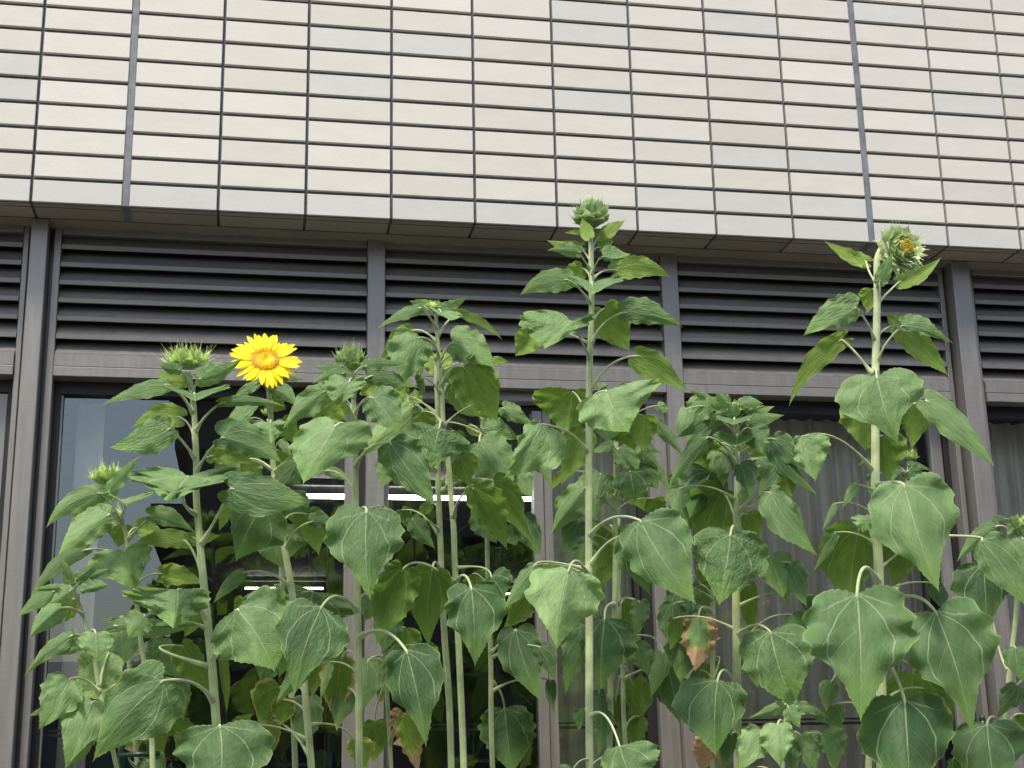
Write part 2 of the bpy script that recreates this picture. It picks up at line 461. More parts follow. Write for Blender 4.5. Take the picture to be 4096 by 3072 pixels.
# mullions and bays:  x positions from the photograph
Z = lambda z: ZE + z
TT, TB = -.478, -.556                  # transom top and bottom
MU = [(-1.17, -1.113, .15), (-.036, .022, .15), (1.133, 1.197, .19), (2.238, 2.303, .19), (3.404, 3.478, .15), (4.56, 4.62, .19)]
ZB = -2.75
for x0, x1, y in MU:
    g = MB(); g.box(x0, x1, y, .36, Z(ZB), Z(-.003), .0025)
    mu = g.build('mullion', M['metal'], bd)
for i in range(len(MU) - 1):
    a = MU[i][1]; b = MU[i+1][0]
    la, lb = MU[i][2] < .17, MU[i+1][2] < .17
    # side trims beside the deep mullions
    x0 = a + (.040 if la else .001); x1 = b - (.032 if lb else .001)
    g = MB()
    if la: g.box(a + .014, x0 - .001, .205, .33, Z(ZB), Z(-.004), .002); g.box(a, a + .012, .25, .33, Z(ZB), Z(-.004))
    if lb: g.box(x1 + .001, b - .012, .205, .33, Z(ZB), Z(-.004), .002); g.box(b - .012, b, .25, .33, Z(ZB), Z(-.004))
    if g.v: g.build('side_trim', M['metal'], bd)
    lv = empty('louver_panel', ((x0 + x1) / 2, .25, Z(-.25))); lv.parent = bd; lv.location = Vector(lv.location) - Vector(bd.location)
    g = MB(); g.box(x0, x1, .203, .25, Z(-.036), Z(-.004), .002); g.box(x0, x1, .222, .30, Z(-.474), Z(-.471))
    g.build('head_rail', M['slat'], lv)
    g = MB()
    for k in range(7):
        zt = Z(-.073 - .0658 * k)
        # lip, then the blade rising back into the dark
        g.box(x0, x1, .203, .209, zt - .0175, zt, .0012)
        g.quad((x0, .209, zt - .001), (x1, .209, zt - .001), (x1, .250, zt + .050), (x0, .250, zt + .050))
        g.quad((x0, .250, zt + .050), (x1, .250, zt + .050), (x1, .255, zt + .046), (x0, .255, zt + .046))
        g.quad((x0, .209, zt - .0165), (x0, .255, zt + .045), (x1, .255, zt + .045), (x1, .209, zt - .0165))
    g.build('slats', M['slat'], lv)
    g = MB(); g.box(x0, x1, .275, .285, Z(-.474), Z(-.01)); g.build('back_panel', M['dark'], lv)
    # transom
    g = MB()
    g.box(x0, x1, .192, .34, Z(TB), Z(-.522), .002); g.box(x0, x1, .196, .34, Z(-.520), Z(TT), .002)
    g.build('transom', M['metal'], bd)
    # window
    wn = empty('window', ((x0 + x1) / 2, .28, Z(-1.6))); wn.parent = bd; wn.location = Vector(wn.location) - Vector(bd.location)
    zl, wl_ = Z(ZB + .02), .03
    if i == 2:   # bay with the broad lighter sash
        g = MB()
        g.box(x0, x1, .235, .30, Z(-.592), Z(TB - .001), .002)
        g.box(x0, x0 + .018, .235, .30, zl, Z(-.593), .002)
        g.box(x1 - .070, x1, .232, .30, zl, Z(-.593), .002)
        g.build('frame', M['metal'], wn)
        g = MB()
        g.box(1.742, 1.778, .262, .315, zl, Z(-.62), .002); g.box(1.780, 1.812, .270, .315, zl, Z(-.62), .002)
        g.build('meeting_stile', M['metal'], wn)
        g = MB(); g.box(x1 - .105, x1 - .071, .27, .31, zl, Z(-.60)); g.box(x0 + .019, x1 - .106, .285, .31, Z(-.622), Z(-.595))
        g.build('gasket', M['dark'], wn)
    else:
        g = MB()
        g.box(x0, x1, .262, .32, Z(-.600), Z(TB - .001)); g.box(x0, x0 + .022, .262, .32, zl, Z(-.601)); g.box(x1 - .022, x1, .262, .32, zl, Z(-.601))
        g.build('frame', M['dark'], wn)
        g = MB()
        g.box(x0 + .0225, x0 + .030, .275, .30, zl, Z(-.602)); g.box(x1 - .068, x1 - .0225, .272, .30, zl, Z(-.602), .002)
        g.build('sash', M['metal'], wn)
    g = MB(); g.quad((x0 + .01, .293, zl), (x1 - .01, .293, zl), (x1 - .01, .293, Z(-.59)), (x0 + .01, .293, Z(-.59)))
    g.build('pane', M['glass'], wn)
    g = MB()
    for za, zb in ((-1.752, -1.742), (-1.735, -1.728)): g.box(x0 + .04, x1 - .07, .33, .345, Z(za), Z(zb), .001)
    g.box(x1 - .125, x1 - .118, .33, .345, Z(-2.7), Z(-1.10), .001)
    g.build('inner_rail', m_simple('brown_rail', (.11, .085, .06), .5) if i == 0 else bpy.data.materials['brown_rail'], wn)
g = MB(); g.box(-3, 6.3, .10, .36, 0, Z(ZB), .004); g.build('sill_wall', M['concrete'], bd)
# room behind the glass
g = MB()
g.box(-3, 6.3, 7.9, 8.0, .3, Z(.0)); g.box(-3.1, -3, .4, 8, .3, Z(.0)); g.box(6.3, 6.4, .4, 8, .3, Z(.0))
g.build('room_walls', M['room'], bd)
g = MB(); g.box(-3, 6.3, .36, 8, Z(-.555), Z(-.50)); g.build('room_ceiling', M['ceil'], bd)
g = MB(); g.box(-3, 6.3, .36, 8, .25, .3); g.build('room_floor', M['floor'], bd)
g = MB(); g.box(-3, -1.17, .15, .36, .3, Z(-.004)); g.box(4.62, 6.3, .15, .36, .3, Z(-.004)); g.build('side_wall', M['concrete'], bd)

# lamps inside the room
def tube(x0, x1, y, label, r=.014):
    t = empty('ceiling_lamp', ((x0 + x1) / 2, y, Z(-.60)), label, 'ceiling lamp')
    g = MB(); g.box(x0, x1, y - .02, y + .02, Z(-.585), Z(-.557)); g.build('housing', M['room'], t)
    V, F = tube_geo([Vector((x0 + .02, y, Z(-.635))), Vector((x1 - .02, y, Z(-.635)))], [r * .8, r * .8], 10)
    mesh_obj('tube', V, F, M['tube'], t, True)
tube(.93, 2.52, 1.92, 'long white tube lamp glowing behind the middle windows')
tube(.70, 1.28, 5.4, 'short white tube lamp glowing deep in the room, low behind the left sunflowers', .009)
tube(2.52, 2.85, 5.7, 'tiny far tube lamp glimpsed deep in the room beside the central stems', .008)

# curtains
def curtain(x0, x1, y, mat, label, amp=.035, waves=9, seed=1, z0=-2.6):
    r = random.Random(seed); n = int((x1 - x0) / .006)
    ph = [r.uniform(0, 6.3) for _ in range(4)]
    V, F = [], []
    zz = [Z(-.57), Z(-.75), Z(-1.2), Z(-1.7), Z(z0)]
    for i in range(n + 1):
        t = i / n; x = x0 + (x1 - x0) * t
        for j, z in enumerate(zz):
            a = amp * (.45 + .14 * j)
            o = a * (math.sin(waves * 2 * PI * t + ph[0] + .5 * math.sin(5 * t + ph[1])) + .35 * math.sin(waves * 5.3 * t * 2 + ph[2] + j * .3))
            V.append((x + .3 * o, y + o, z))
    m = len(zz)
    for i in range(n):
        for j in range(m - 1): F.append((i*m+j, (i+1)*m+j, (i+1)*m+j+1, i*m+j+1))
    return tag(mesh_obj('curtain', V, F, mat, None, True), label, 'curtain', 'curtains inside the windows')
curtain(1.80, 2.21, .47, M['sheer'], 'pale grey curtain in the middle window right of the meeting stile', .035, 7, 2)
curtain(2.33, 3.36, .50, M['lace'], 'dim lace curtain filling the window right of the middle one', .035, 15, 4)
curtain(3.52, 4.53, .48, M['lace'], 'grey sheer curtain in the window at the right edge', .035, 13, 6)
curtain(-1.08, -.07, .46, M['sheer'], 'white curtain in the window at the left edge', .04, 7, 8)
curtain(.11, .21, .52, M['lace'], 'gathered white curtain at the left side of the sky reflecting window', .02, 2, 9)

# ---------------------------------------------------------------- what the glass reflects, across the street
ob = empty('opposite_building', (9, -15, 0), 'dark brown building with stepped cornices mirrored in the window glass', 'building')
XL, YF = -.12, -14.0
g = MB(); g.box(XL, 24, YF - 8, YF, 0, ZE + 3.4); g.build('wall', M['dbrick'], ob)
g = MB()
for z, dx, h in ((3.1, .28, .35), (2.35, .16, .12), (1.15, .42, .40), (.35, .1, .1), (-.6, .26, .3)):
    g.box(XL - dx, 24, YF - 8 - dx, YF + dx, Z(z) - .0, Z(z) + h)
g.build('cornice', M['dbrick'], ob)
for j in range(9):
    for zc in (-1.6, .5, 1.85):
        x = 1.2 + j * 2.5
        g = MB(); g.box(x, x + 1.3, YF - .1, YF + .03, Z(zc) - .75, Z(zc) + .35); wv = g.build('window', M['dwin'], ob)
        g = MB(); g.box(x + .62, x + .68, YF + .031, YF + .06, Z(zc) - .75, Z(zc) + .35); g.box(x, x + .61, YF + .031, YF + .05, Z(zc) - .2, Z(zc) - .16)
        g.build('glazing_bar', M['lpaint'], wv)
for k, (x0, x1, yf, hgt) in enumerate(((-4.6, -.9, -22, 3.25), (-11, -5.3, -20, 3.0))):
    hb = empty('low_house', ((x0 + x1) / 2, yf, 0), ('low pale house mirrored at the foot of the left window', 'low pale house farther left across the street')[k], 'house')
    g = MB(); g.box(x0, x1, yf - 6, yf, 0, hgt - .5); g.build('wall', M['lpaint'], hb)
    g = MB()
    g.quad((x0 - .3, yf + .4, hgt - .5), (x1 + .3, yf + .4, hgt - .5), (x1 + .3, yf - 3, hgt + .5), (x0 - .3, yf - 3, hgt + .5))
    g.quad((x0 - .3, yf - 3, hgt + .5), (x1 + .3, yf - 3, hgt + .5), (x1 + .3, yf - 6.4, hgt - .5), (x0 - .3, yf - 6.4, hgt - .5))
    g.box(x0 - .3, x1 + .3, yf + .3, yf + .4, hgt - .62, hgt - .51)
    g.build('roof', M['roof'], hb)
    g = MB(); g.box(x0 + .8, x0 + 1.8, yf - .1, yf + .02, 1.2, 2.2); g.build('window', M['dwin'], hb)

# ---------------------------------------------------------------- sunflowers
LT = """A t - 149,1256 135,1209 11,11 c=.8
A t - 165,1251 211,1209 10,10 c=.7
A t - 177,1257 236,1229 8,9 c=.5
A t - 177,1276 236,1264 8,24 l=-3 c=.6
A t - 136,1269 75,1273 8,8 c=.7
A t 160,1273 116,1278 39,1332 14,14 m=3 c=.6
A t - 152,1276 108,1304 13,13 c=.8 d=.1
A t 177,1325 130,1314 65,1377 19,21 m=5 c=.7 a=155,1314
A u - 158,1295 117,1351 27,19 c=.9
A t 177,1390 155,1373 52,1462 13,16 m=8 c=.6
A t - 172,1397 123,1416 9,9
A t 193,1375 207,1368 211,1426 35,36 d=.12 c=.8
A t 212,1482 236,1409 158,1498 44,47 c=1 d=-.05
A t 210,1495 152,1466 85,1574 43,38 c=.8 a=184,1468
A t 223,1526 199,1517 142,1656 44,38 c=.75 d=.05
A t 223,1526 220,1525 203,1609 19,27 c=.9 d=-.02
A t 247,1609 190,1602 142,1658 14,14 c=1
A t - 90,1535 62,1547 5,5
A t - 177,1526 168,1647 33,35 c=.7 d=-.06
A u - 222,1555 247,1628 28,28 c=.6
B t 255,1111 217,1065 101,1138 18,22 m=16 c=.6 a=237,1086
B u 258,1124 220,1096 149,1122 13,15 m=6
B t 249,1074 234,1064 303,985 16,13 m=-3 c=.7
B t 262,1112 265,1080 274,1092 32,60 l=-18 q=-1.5 h=180 d=.1 e=.1 c=.8 a=269,1097
B t 258,1127 236,1112 127,1197 28,28 m=6 d=.12 c=.85
B t - 269,1188 290,1273 79,49 l=-9 c=.6
B t - 184,1188 60,1310 14,14 m=19 d=-.02
B u - 265,1135 255,1182 26,28
B u - 296,1141 349,1147 15,18
B t 290,1162 327,1114 422,1150 13,21 m=-6 a=305,1135
B u - 347,1240 442,1262 19,19 m=-6
B u - 367,1541 432,1577 35,11 c=.2
B t - 313,1330 279,1379 30,28 c=.6
C u 271,1492 253,1481 177,1501 24,25 c=.4 a=263,1482
C u - 298,1463 256,1482 16,16
C t 294,1378 261,1367 264,1438 27,30 c=.75 d=.1
C t 296,1370 247,1352 430,1352 16,16 c=.6 m=5 d=.08
C t 312,1419 320,1409 397,1462 22,35 c=.7
C u 298,1609 279,1572 294,1629 27,28 g=.45 c=.8
C t 263,1659 313,1637 364,1685 25,28 c=.4 a=279,1636
C t - 364,1403 316,1403 9,17 c=.6
C t - 285,1495 320,1568 36,40 c=.5 d=-.02
C u - 335,1501 358,1583 30,30 c=.5
C t - 373,1466 396,1555 32,28 c=.3
C u - 323,1555 354,1628 28,30 c=.5 g=.2
D t 416,892 362,831 222,873 15,16 m=4 c=.7
D t 419,866 420,851 422,866 60,70 l=-21 q=-1.5 h=180 d=.1 e=.1 f=-.2
D u 417,954 387,901 286,922 21,22 m=13 c=.8 a=409,919
D t 417,989 366,926 239,967 31,28 m=-7 f=.1 b=1 a=392,951
D t 417,1109 406,1029 362,1084 100,108 h=180 q=-.6 l=-18 d=.14 e=.14 b=1 c=.7 a=395,1080
D t 428,929 480,870 618,878 9,10 m=-7 a=448,895
D t 426,1017 480,945 606,998 22,37 m=-9 d=.13 c=.2 a=450,977
D u - 458,985 555,1004 15,16 m=-7
D t 438,1176 499,1055 675,1083 37,37 d=.12 c=.25 a=471,1112
D u 435,1254 400,1168 279,1183 16,17 m=13 d=-.05 a=421,1200
D u 440,1175 408,1164 475,1157 14,13
D t 440,1337 385,1273 375,1357 104,65 l=-9 d=.14 c=.55
D t 456,1428 513,1316 592,1447 89,92 d=.16 c=.5
D u 320,1441 393,1395 456,1503 36,24 a=348,1403 c=.1
D t 467,1609 475,1568 468,1735 95,98 d=.15 c=.35 g=.12 n=0.2
D t 457,1514 352,1471 203,1640 63,82 d=.16 c=.3 a=418,1476
D u - 475,1413 489,1542 6,14 d=-.06
D u 410,840 406,821 337,805 13,16 c=.8
D t 412,840 387,799 341,785 10,10
D t 422,848 431,819 523,775 16,21 m=6 c=.6
D t 438,1356 348,1352 432,1351 6,8
D u - 421,1311 399,1375 22,24 c=.5
E t 577,843 553,828 504,862 7,12 m=4 c=.8
E t 583,848 590,840 641,879 13,18 m=-6 c=.5
E t - 602,819 665,819 4,5
E t - 549,865 467,929 13,16 c=.9
E t 584,919 584,913 584,958 48,32 l=-7 d=.1 c=.8
E u - 540,904 507,925 15,13 c=.9
E u - 589,866 616,884 15,18 c=.9
E t 593,979 606,950 632,991 9,10
E u - 603,973 606,1027 15,22 c=.6
E t - 638,995 574,1073 16,18 c=.1
E t 594,1039 567,1090 511,1209 44,75 d=.1 c=.25
E t - 603,1134 608,1225 57,57 c=.75 d=-.1
E t 621,1185 673,1127 720,1144 9,18 m=-6 a=638,1147 c=.2
E u 613,1135 662,1111 688,1197 32,35 c=.3 a=627,1112
E u - 495,1080 474,1146 13,15 c=.8
E t 624,1266 527,1236 462,1302 13,14 a=581,1238 c=.4
E u 584,1289 527,1294 505,1318 14,21 c=1 g=.2 a=556,1281
E u - 632,1375 603,1462 16,22 c=.2
E u 657,1488 605,1484 565,1576 43,24 g=.36 c=.1
E t - 663,1425 597,1519 19,22 c=.4
E u - 613,1512 603,1568 24,27 g=.36 c=.5
E u 662,1632 590,1555 578,1642 19,16 g=.36 c=.5
E u - 682,1428 674,1507 21,21 c=.4
E u 673,1563 765,1598 790,1666 17,36 g=.3 c=1 a=727,1568
E u - 505,1574 546,1542 9,13
E t - 480,992 521,1036 25,25 c=.6 d=.03
E u - 609,907 638,960 22,22 c=.7
F t - 676,1278 663,1375 68,87 d=.02 c=.2 l=-9
F t - 627,1068 653,1147 28,31 c=.4
F u - 708,1384 717,1479 30,33 c=.3
F u - 530,992 562,1059 23,26 c=.5
F t - 663,1507 651,1609 30,30 c=.35
F t - 612,995 650,1048 25,25 c=.5
F t - 590,1413 568,1482 28,28 c=.3
G t 757,816 738,791 675,790 7,9 m=-4 c=.5
G t 758,822 741,807 676,828 10,10 m=6 c=.5
G t 763,828 754,826 728,875 44,34 l=-12 h=185 q=-.3 d=.12 c=.75
G t - 789,791 865,788 9,12 m=-3
G t 765,860 802,812 902,837 18,13 m=-6 a=776,831 c=.3
G u - 782,843 849,831 12,15 c=.8
G t 763,907 701,846 612,925 22,25 m=6 a=744,869 c=.6
G u - 735,863 676,914 31,35 c=.6 d=-.1
G t 769,895 804,859 861,934 35,41 d=.14 c=.4
G t - 726,919 656,1042 67,79 h=185 q=0 d=.17 c=.7
G t 763,1056 703,1017 763,1039 7,13 c=.8 d=-.1
G t 769,1007 842,955 939,1090 42,48 d=.12 c=.2 a=796,969
G t 772,1112 792,1104 799,1292 78,78 d=.16 c=.4 a=785,1096 n=0.42
G t 768,1318 695,1311 636,1498 68,74 d=.15 c=.15 a=730,1288 n=0.35
G t 780,1375 878,1406 920,1609 55,62 d=.15 c=.15 a=828,1363 n=0.42
G u 768,1428 739,1420 727,1557 36,32 g=.42 c=.05 a=755,1406
G t - 715,1430 693,1511 9,10 c=1 g=.2 d=-.05
G u - 829,1116 870,1124 5,6 c=.8
G u - 823,1094 829,1124 9,12 c=.6
G t - 798,1283 791,1340 27,27 c=.2 d=-.08
G t - 746,1488 727,1577 25,27 c=.3 d=-.1 g=.2
H u 983,1259 871,1229 814,1390 38,47 d=.1 c=.05 a=916,1218
H t 940,707 909,665 815,710 9,12 m=6 c=.6 a=927,684
H u - 938,666 897,646 10,9 c=.7
H t - 911,660 884,650 6,5
H t - 950,663 1010,641 12,7 c=.6
H t - 953,674 975,692 25,36 l=-6 h=190 q=-.5 d=.12 e=.08 c=.75
H u 951,723 987,675 1084,733 9,9 m=-9 a=964,698 c=.3
H t 949,772 906,729 874,824 51,38 d=.12 c=.6 a=934,740
H u 943,737 892,714 821,778 22,25 a=917,717 c=.5
H t 955,781 978,740 1066,793 28,37 c=.6 m=-7
H t - 984,766 1031,781 7,13 c=.7
H u 958,832 1002,793 1075,910 44,47 d=.08 c=.3 a=972,802
H u 959,846 984,825 1072,904 32,21 c=.4 a=969,828
H u - 1064,780 1098,781 8,8 c=1
H t 940,848 914,815 896,816 21,38 c=.5 l=-12
H t 955,919 949,924 933,1013 60,66 d=.14 c=.35 b=1
H u 953,917 878,853 835,841 13,18 a=919,875 c=.6
H u 966,917 1037,870 1069,889 15,15 a=996,887 c=.2
H u 952,1049 997,986 1013,1048 25,32 c=.5 a=969,1012
H u 982,1118 1022,1055 1095,1185 26,47 d=.08 c=.1 a=993,1077
H t 1014,1227 1061,1246 1089,1290 21,37 a=1041,1226 c=.1
H t 984,1257 1018,1270 1026,1435 56,68 d=.14 c=.15 a=1003,1243 n=0.38
H u - 984,933 966,998 21,22 c=.5
H u - 911,889 937,945 23,23 c=.3
I t 949,913 896,878 779,986 38,38 c=1 d=-.08 a=905,878
I u 961,1243 934,1229 926,1395 46,46 d=.13 c=.05 a=942,1215
I u 943,1159 867,1102 890,1150 12,15 a=911,1112 c=.1
I t - 890,1121 940,1185 18,23 c=.2
I u - 931,1089 898,1116 10,10 c=.4
I u - 939,799 921,749 13,16 c=.9
I u - 955,793 974,746 16,13 c=.9
I t - 958,816 1002,818 9,15 c=.6
I u - 895,869 896,840 15,12 c=.6
I u - 981,1029 955,1061 13,15 c=1
I u - 1064,1038 1149,1172 26,35 c=.2 d=-.02
I t - 849,992 826,1051 28,28 c=.85
I t - 984,954 960,1010 23,23 c=.4
J t - 1129,1115 1165,1201 28,21 c=.1
J t - 1041,1109 1073,1173 28,26 c=.3
J t - 1105,1135 1114,1178 28,25 c=.5
J t 1039,907 1023,892 981,880 6,7 c=.8
J t 1041,910 1088,882 1152,916 13,16 c=.4
J t - 1044,926 1124,948 9,23 l=-4 c=.6
J t 1039,942 1035,954 1107,1062 44,44 d=.12 c=.6
J t - 1108,1021 1130,1043 13,12 c=.4
J u - 1013,919 1037,944 9,7 c=.8
J u - 937,914 902,919 10,7 c=.2
J u - 1038,1044 1008,1088 18,18 c=.4
J u 1053,1261 1021,1240 1037,1270 22,25 a=1034,1242 c=.1
J t 1063,1408 1114,1360 1169,1514 40,43 d=.05 c=.05 a=1083,1387
J u - 1140,1286 1086,1361 18,27 g=.3 c=.3
J t - 1165,1397 1196,1468 17,23 c=.05
J t - 1189,1469 1198,1544 10,11 c=.05
J t 1064,1469 1090,1531 1107,1670 47,53 d=-.08 c=.05 a=1081,1495
J t - 1131,990 1191,1059 8,14 m=-13 c=.4
J t - 1073,992 1102,1050 28,28 c=.45
J u - 1064,1059 1114,1135 35,35 c=.25
J t - 1114,1015 1149,1074 23,23 c=.5
K t 1227,1231 1155,1221 1090,1314 14,31 d=.05 c=.4 a=1188,1214
K u - 1158,1221 1162,1297 9,34 c=.4
K u - 1274,513 1257,472 13,15 c=.9 d=.1
K u - 1262,504 1219,503 6,4 c=1
K u 1284,542 1294,513 1350,476 13,12 c=.7
K u 1272,560 1255,532 1182,519 9,13 m=-4 c=.6 a=1263,545
K t 1275,580 1253,545 1182,541 13,12 m=4 c=.6 a=1260,560
K u - 1296,535 1325,517 10,12 c=.7
K t 1279,593 1303,554 1361,549 7,23 m=6 c=.5 a=1290,566 b=1
K u 1281,602 1331,585 1447,598 18,22 m=-12 c=.5
K t 1279,624 1279,614 1279,636 42,60 l=-18 q=-1.6 h=180 d=.12 e=.12 c=.6
K t 1272,655 1224,604 1124,637 22,21 m=9 c=.6 a=1252,624
K u 1275,601 1257,580 1214,627 22,19 c=.8
K t 1269,772 1233,694 1178,752 88,48 h=185 q=-.5 l=-15 d=.13 e=.06 c=.6 b=1 a=1260,744
K u - 1152,718 1114,768 28,26 c=.7
K u 1281,706 1304,667 1360,756 34,38 c=.4 a=1287,683
K t 1281,743 1348,675 1473,706 18,28 m=-7 c=.4 a=1304,700 b=1
K u 1282,844 1379,769 1487,847 28,23 m=-4 d=.06 c=.3 a=1319,788
K t 1281,886 1309,844 1357,932 70,100 d=.16 c=.75 a=1281,857
K u 1268,927 1237,846 1216,936 76,47 c=.25 a=1257,874
K t 1266,977 1170,916 1092,1029 28,70 d=.08 c=.9 a=1231,936
K u - 1263,929 1213,1046 29,35 c=.6
K u - 1389,898 1395,974 44,29 c=.6
K t - 1307,895 1312,955 31,37 c=.5 d=-.1
K t 1278,1157 1382,1124 1500,1301 63,79 d=.15 c=.3 a=1322,1119 n=0.2
K t 1279,1222 1367,1156 1404,1284 44,26 c=.15 a=1316,1170
K t 1269,1241 1229,1231 1204,1399 71,82 d=.16 c=1 a=1246,1212 n=0.3
K t 1276,1546 1338,1611 1384,1713 44,74 d=.14 c=.5 a=1307,1546
K t - 1327,1631 1296,1656 10,11 c=1
K t 1270,1639 1236,1665 1210,1699 26,26 c=.5
K u - 1336,910 1372,974 29,29 c=.5 d=-.12
L t - 1413,904 1480,993 15,9 c=.4 m=-4
L t - 1421,876 1448,888 8,9 c=.7
L t - 1334,842 1350,821 4,4 c=.8
L t - 1372,839 1396,828 5,6 c=.8
L t - 1294,842 1316,833 4,9 c=.9
L t - 1322,962 1280,978 9,8 c=1
L t 1326,1000 1336,970 1379,1018 19,34 c=.75
L t 1332,1071 1361,1018 1370,1083 35,37 c=.15 d=.12
L t - 1386,1016 1420,1056 18,25 c=.1
L t 1323,1071 1298,1023 1284,1122 35,32 c=.55 b=1 a=1304,1050
L t - 1265,1052 1190,1153 25,32 c=.6
L t - 1249,1128 1213,1195 22,22 c=.1
L u - 1213,1021 1190,1059 7,9 c=.8
L u 1334,1106 1413,1077 1421,1128 22,19 c=.6 a=1363,1082
L t - 1394,986 1452,1072 8,12 c=.4 m=-4
L t - 1389,973 1432,980 4,6 c=.5 m=-3
L u 1325,1150 1316,1141 1290,1282 56,54 c=.05 a=1320,1135
L t 1324,1303 1306,1336 1297,1486 37,64 c=.1 d=.12 a=1311,1310
L t - 1270,1361 1222,1495 33,20 c=.3
L t - 1264,1355 1253,1429 20,20 c=.2
L t - 1294,1493 1298,1614 16,13 c=.05
L t - 1264,1531 1250,1578 17,11 c=.05
L t - 1306,1537 1294,1631 17,17 c=.1
L t - 1234,1074 1211,1129 25,25 c=.5
L t - 1372,951 1416,1009 23,23 c=.4
L u - 1354,1038 1392,1103 28,28 c=.4
L t - 1266,1156 1249,1220 28,26 c=.35
M t 1327,1303 1381,1299 1371,1370 17,20 c=.4 a=1350,1292 d=.1
M u - 1347,1297 1367,1424 18,33 c=.1
M t 1355,1380 1432,1409 1408,1504 21,20 c=.6 a=1403,1374
M t - 1443,1443 1467,1559 41,26 c=.1
M u 1355,1432 1364,1475 1361,1582 17,35 c=.3
M u - 1381,1548 1367,1624 14,21 c=.3
M u 1330,1460 1330,1512 1347,1608 11,21 c=.05
M u - 1352,1506 1327,1563 23,23 c=.3
M t - 1372,1392 1401,1460 23,23 c=.35
N t - 1525,862 1487,928 25,25 c=.7
N t - 1483,883 1460,943 12,17 c=.85
N t 1584,932 1550,906 1459,947 13,13 m=3 c=.15 a=1571,919
N t - 1529,859 1491,843 6,7 c=.7
N t - 1571,870 1547,849 12,13 c=.8
N t - 1599,874 1648,872 12,12 c=.5
N t - 1615,891 1672,878 13,8 c=.5
N t - 1616,908 1693,897 14,9 c=.5 m=-1
N t - 1571,886 1522,860 14,13 c=.6
N t - 1584,896 1591,870 12,12 c=.7
N t 1590,922 1586,907 1585,917 33,31 l=-9 q=-1.6 h=180 d=.14 e=.1 c=.4
N t 1594,951 1593,945 1588,965 40,34 l=-12 q=-1.4 h=180 d=.12 e=.1 c=.1
N t - 1620,925 1646,980 20,31 c=.35 d=.1
N t - 1671,948 1756,1028 18,22 c=.1 m=-4 d=.05
N t - 1664,956 1766,1069 22,13 c=0
N t 1590,1008 1529,944 1445,1052 16,16 c=.2 m=7 a=1565,964
N u - 1526,952 1534,1018 39,21 c=.1
N t 1598,977 1597,1001 1620,1074 16,29 c=.15 d=.1
N u 1586,1133 1560,1060 1508,1185 49,47 c=.05 a=1578,1091
N t 1597,1106 1662,1064 1763,1197 33,27 d=.12 c=.3 a=1628,1073
N t - 1693,1085 1739,1142 7,17 c=.05
N t - 1688,1007 1633,1070 16,17 c=.3
N u - 1693,1008 1711,1073 39,23 c=.05
N u - 1654,992 1646,1037 16,18 c=.3
N t - 1468,1055 1464,1113 21,22 c=.8
N t 1591,1146 1578,1154 1553,1304 66,72 d=.16 c=.35 b=1 n=0.2
N u - 1612,1112 1636,1169 16,25 c=.6
N t - 1610,1060 1605,1086 9,8 c=.9
N t 1594,1279 1660,1202 1691,1290 31,37 c=.6
N u 1655,1215 1691,1212 1702,1307 13,18 c=.2 a=1674,1209
N t - 1708,1216 1742,1309 18,24 c=.2
N t - 1753,1286 1756,1345 20,18 c=.05
N u - 1620,1263 1630,1380 20,14 c=.4
N t 1593,1370 1664,1365 1716,1524 62,75 d=.14 c=.2 a=1631,1350
N t 1600,1411 1711,1328 1732,1390 18,23 c=.4 a=1645,1344
N t 1590,1483 1550,1469 1546,1631 75,58 d=.14 c=.1 a=1567,1448
N t - 1581,1585 1563,1665 17,14 c=.05
N u - 1455,1336 1447,1404 11,17 c=.1
N t - 1550,971 1563,1052 25,25 c=.55 d=-.05
N u - 1633,956 1657,997 20,21 c=.5
N t - 1516,896 1482,956 23,23 c=.5 d=-.04
N u - 1550,956 1565,1024 23,23 c=.25
N t - 1633,990 1667,1052 25,25 c=.3 d=-.04
N t - 1571,977 1550,1031 21,21 c=.75 d=-.04
N t - 1620,1404 1637,1486 26,26 c=.25 d=-.1
O t 1534,1016 1536,1018 1490,1118 49,46 d=.14 c=.1 a=1516,997
O t - 1508,997 1490,1031 26,18 c=.8
O t 1539,1321 1508,1336 1502,1449 33,35 g=.72 c=.9 a=1518,1311 d=.12
O t - 1469,1270 1461,1361 28,38 c=.1
O u - 1512,1263 1518,1338 24,27 c=.15
O u 1506,1225 1505,1233 1535,1273 9,18 g=.4 c=.3 a=1515,1205
O t - 1486,1371 1471,1475 34,37 c=.2
O u 1584,1468 1529,1435 1540,1480 26,33 c=.2 a=1554,1421
O t - 1512,1449 1486,1490 10,10 c=.3
O u - 1526,1594 1516,1671 24,18 g=2 d=.1
O u - 1550,1608 1569,1656 13,14 g=2 d=.1
O u - 1496,1563 1509,1590 10,10 c=.5
O t - 1490,1068 1482,1154 30,27 c=.3
O u - 1550,1109 1539,1185 30,30 c=.2
O t - 1455,1304 1454,1398 27,27 c=.15
O t - 1472,1026 1456,1081 23,23 c=.6
P t 1883,1017 1733,943 1762,1038 25,53 c=.85 a=1810,948
P u 1887,608 1871,565 1782,521 13,13 m=-4 c=.8 a=1879,590
P u 1903,652 1942,609 2032,557 16,15 m=7 c=.7 a=1922,628
P t - 1901,608 1928,548 15,15 c=.8 d=.1
P u 1891,637 1884,625 1873,676 26,15 c=.8
P t 1885,735 1849,665 1737,724 32,22 m=6 c=.7 a=1872,696 b=1
P u 1871,809 1818,734 1706,873 22,21 m=16 c=.5 a=1849,763
P t 1897,784 1950,703 2058,741 9,23 m=-4 c=.6 a=1916,740
P u 1897,784 1947,709 2046,809 28,26 c=.3 d=-.02 a=1916,740
P u - 1947,704 1915,681 13,16 c=.4
P t 1895,804 1894,814 1938,956 85,84 d=.14 c=.5 n=0.5
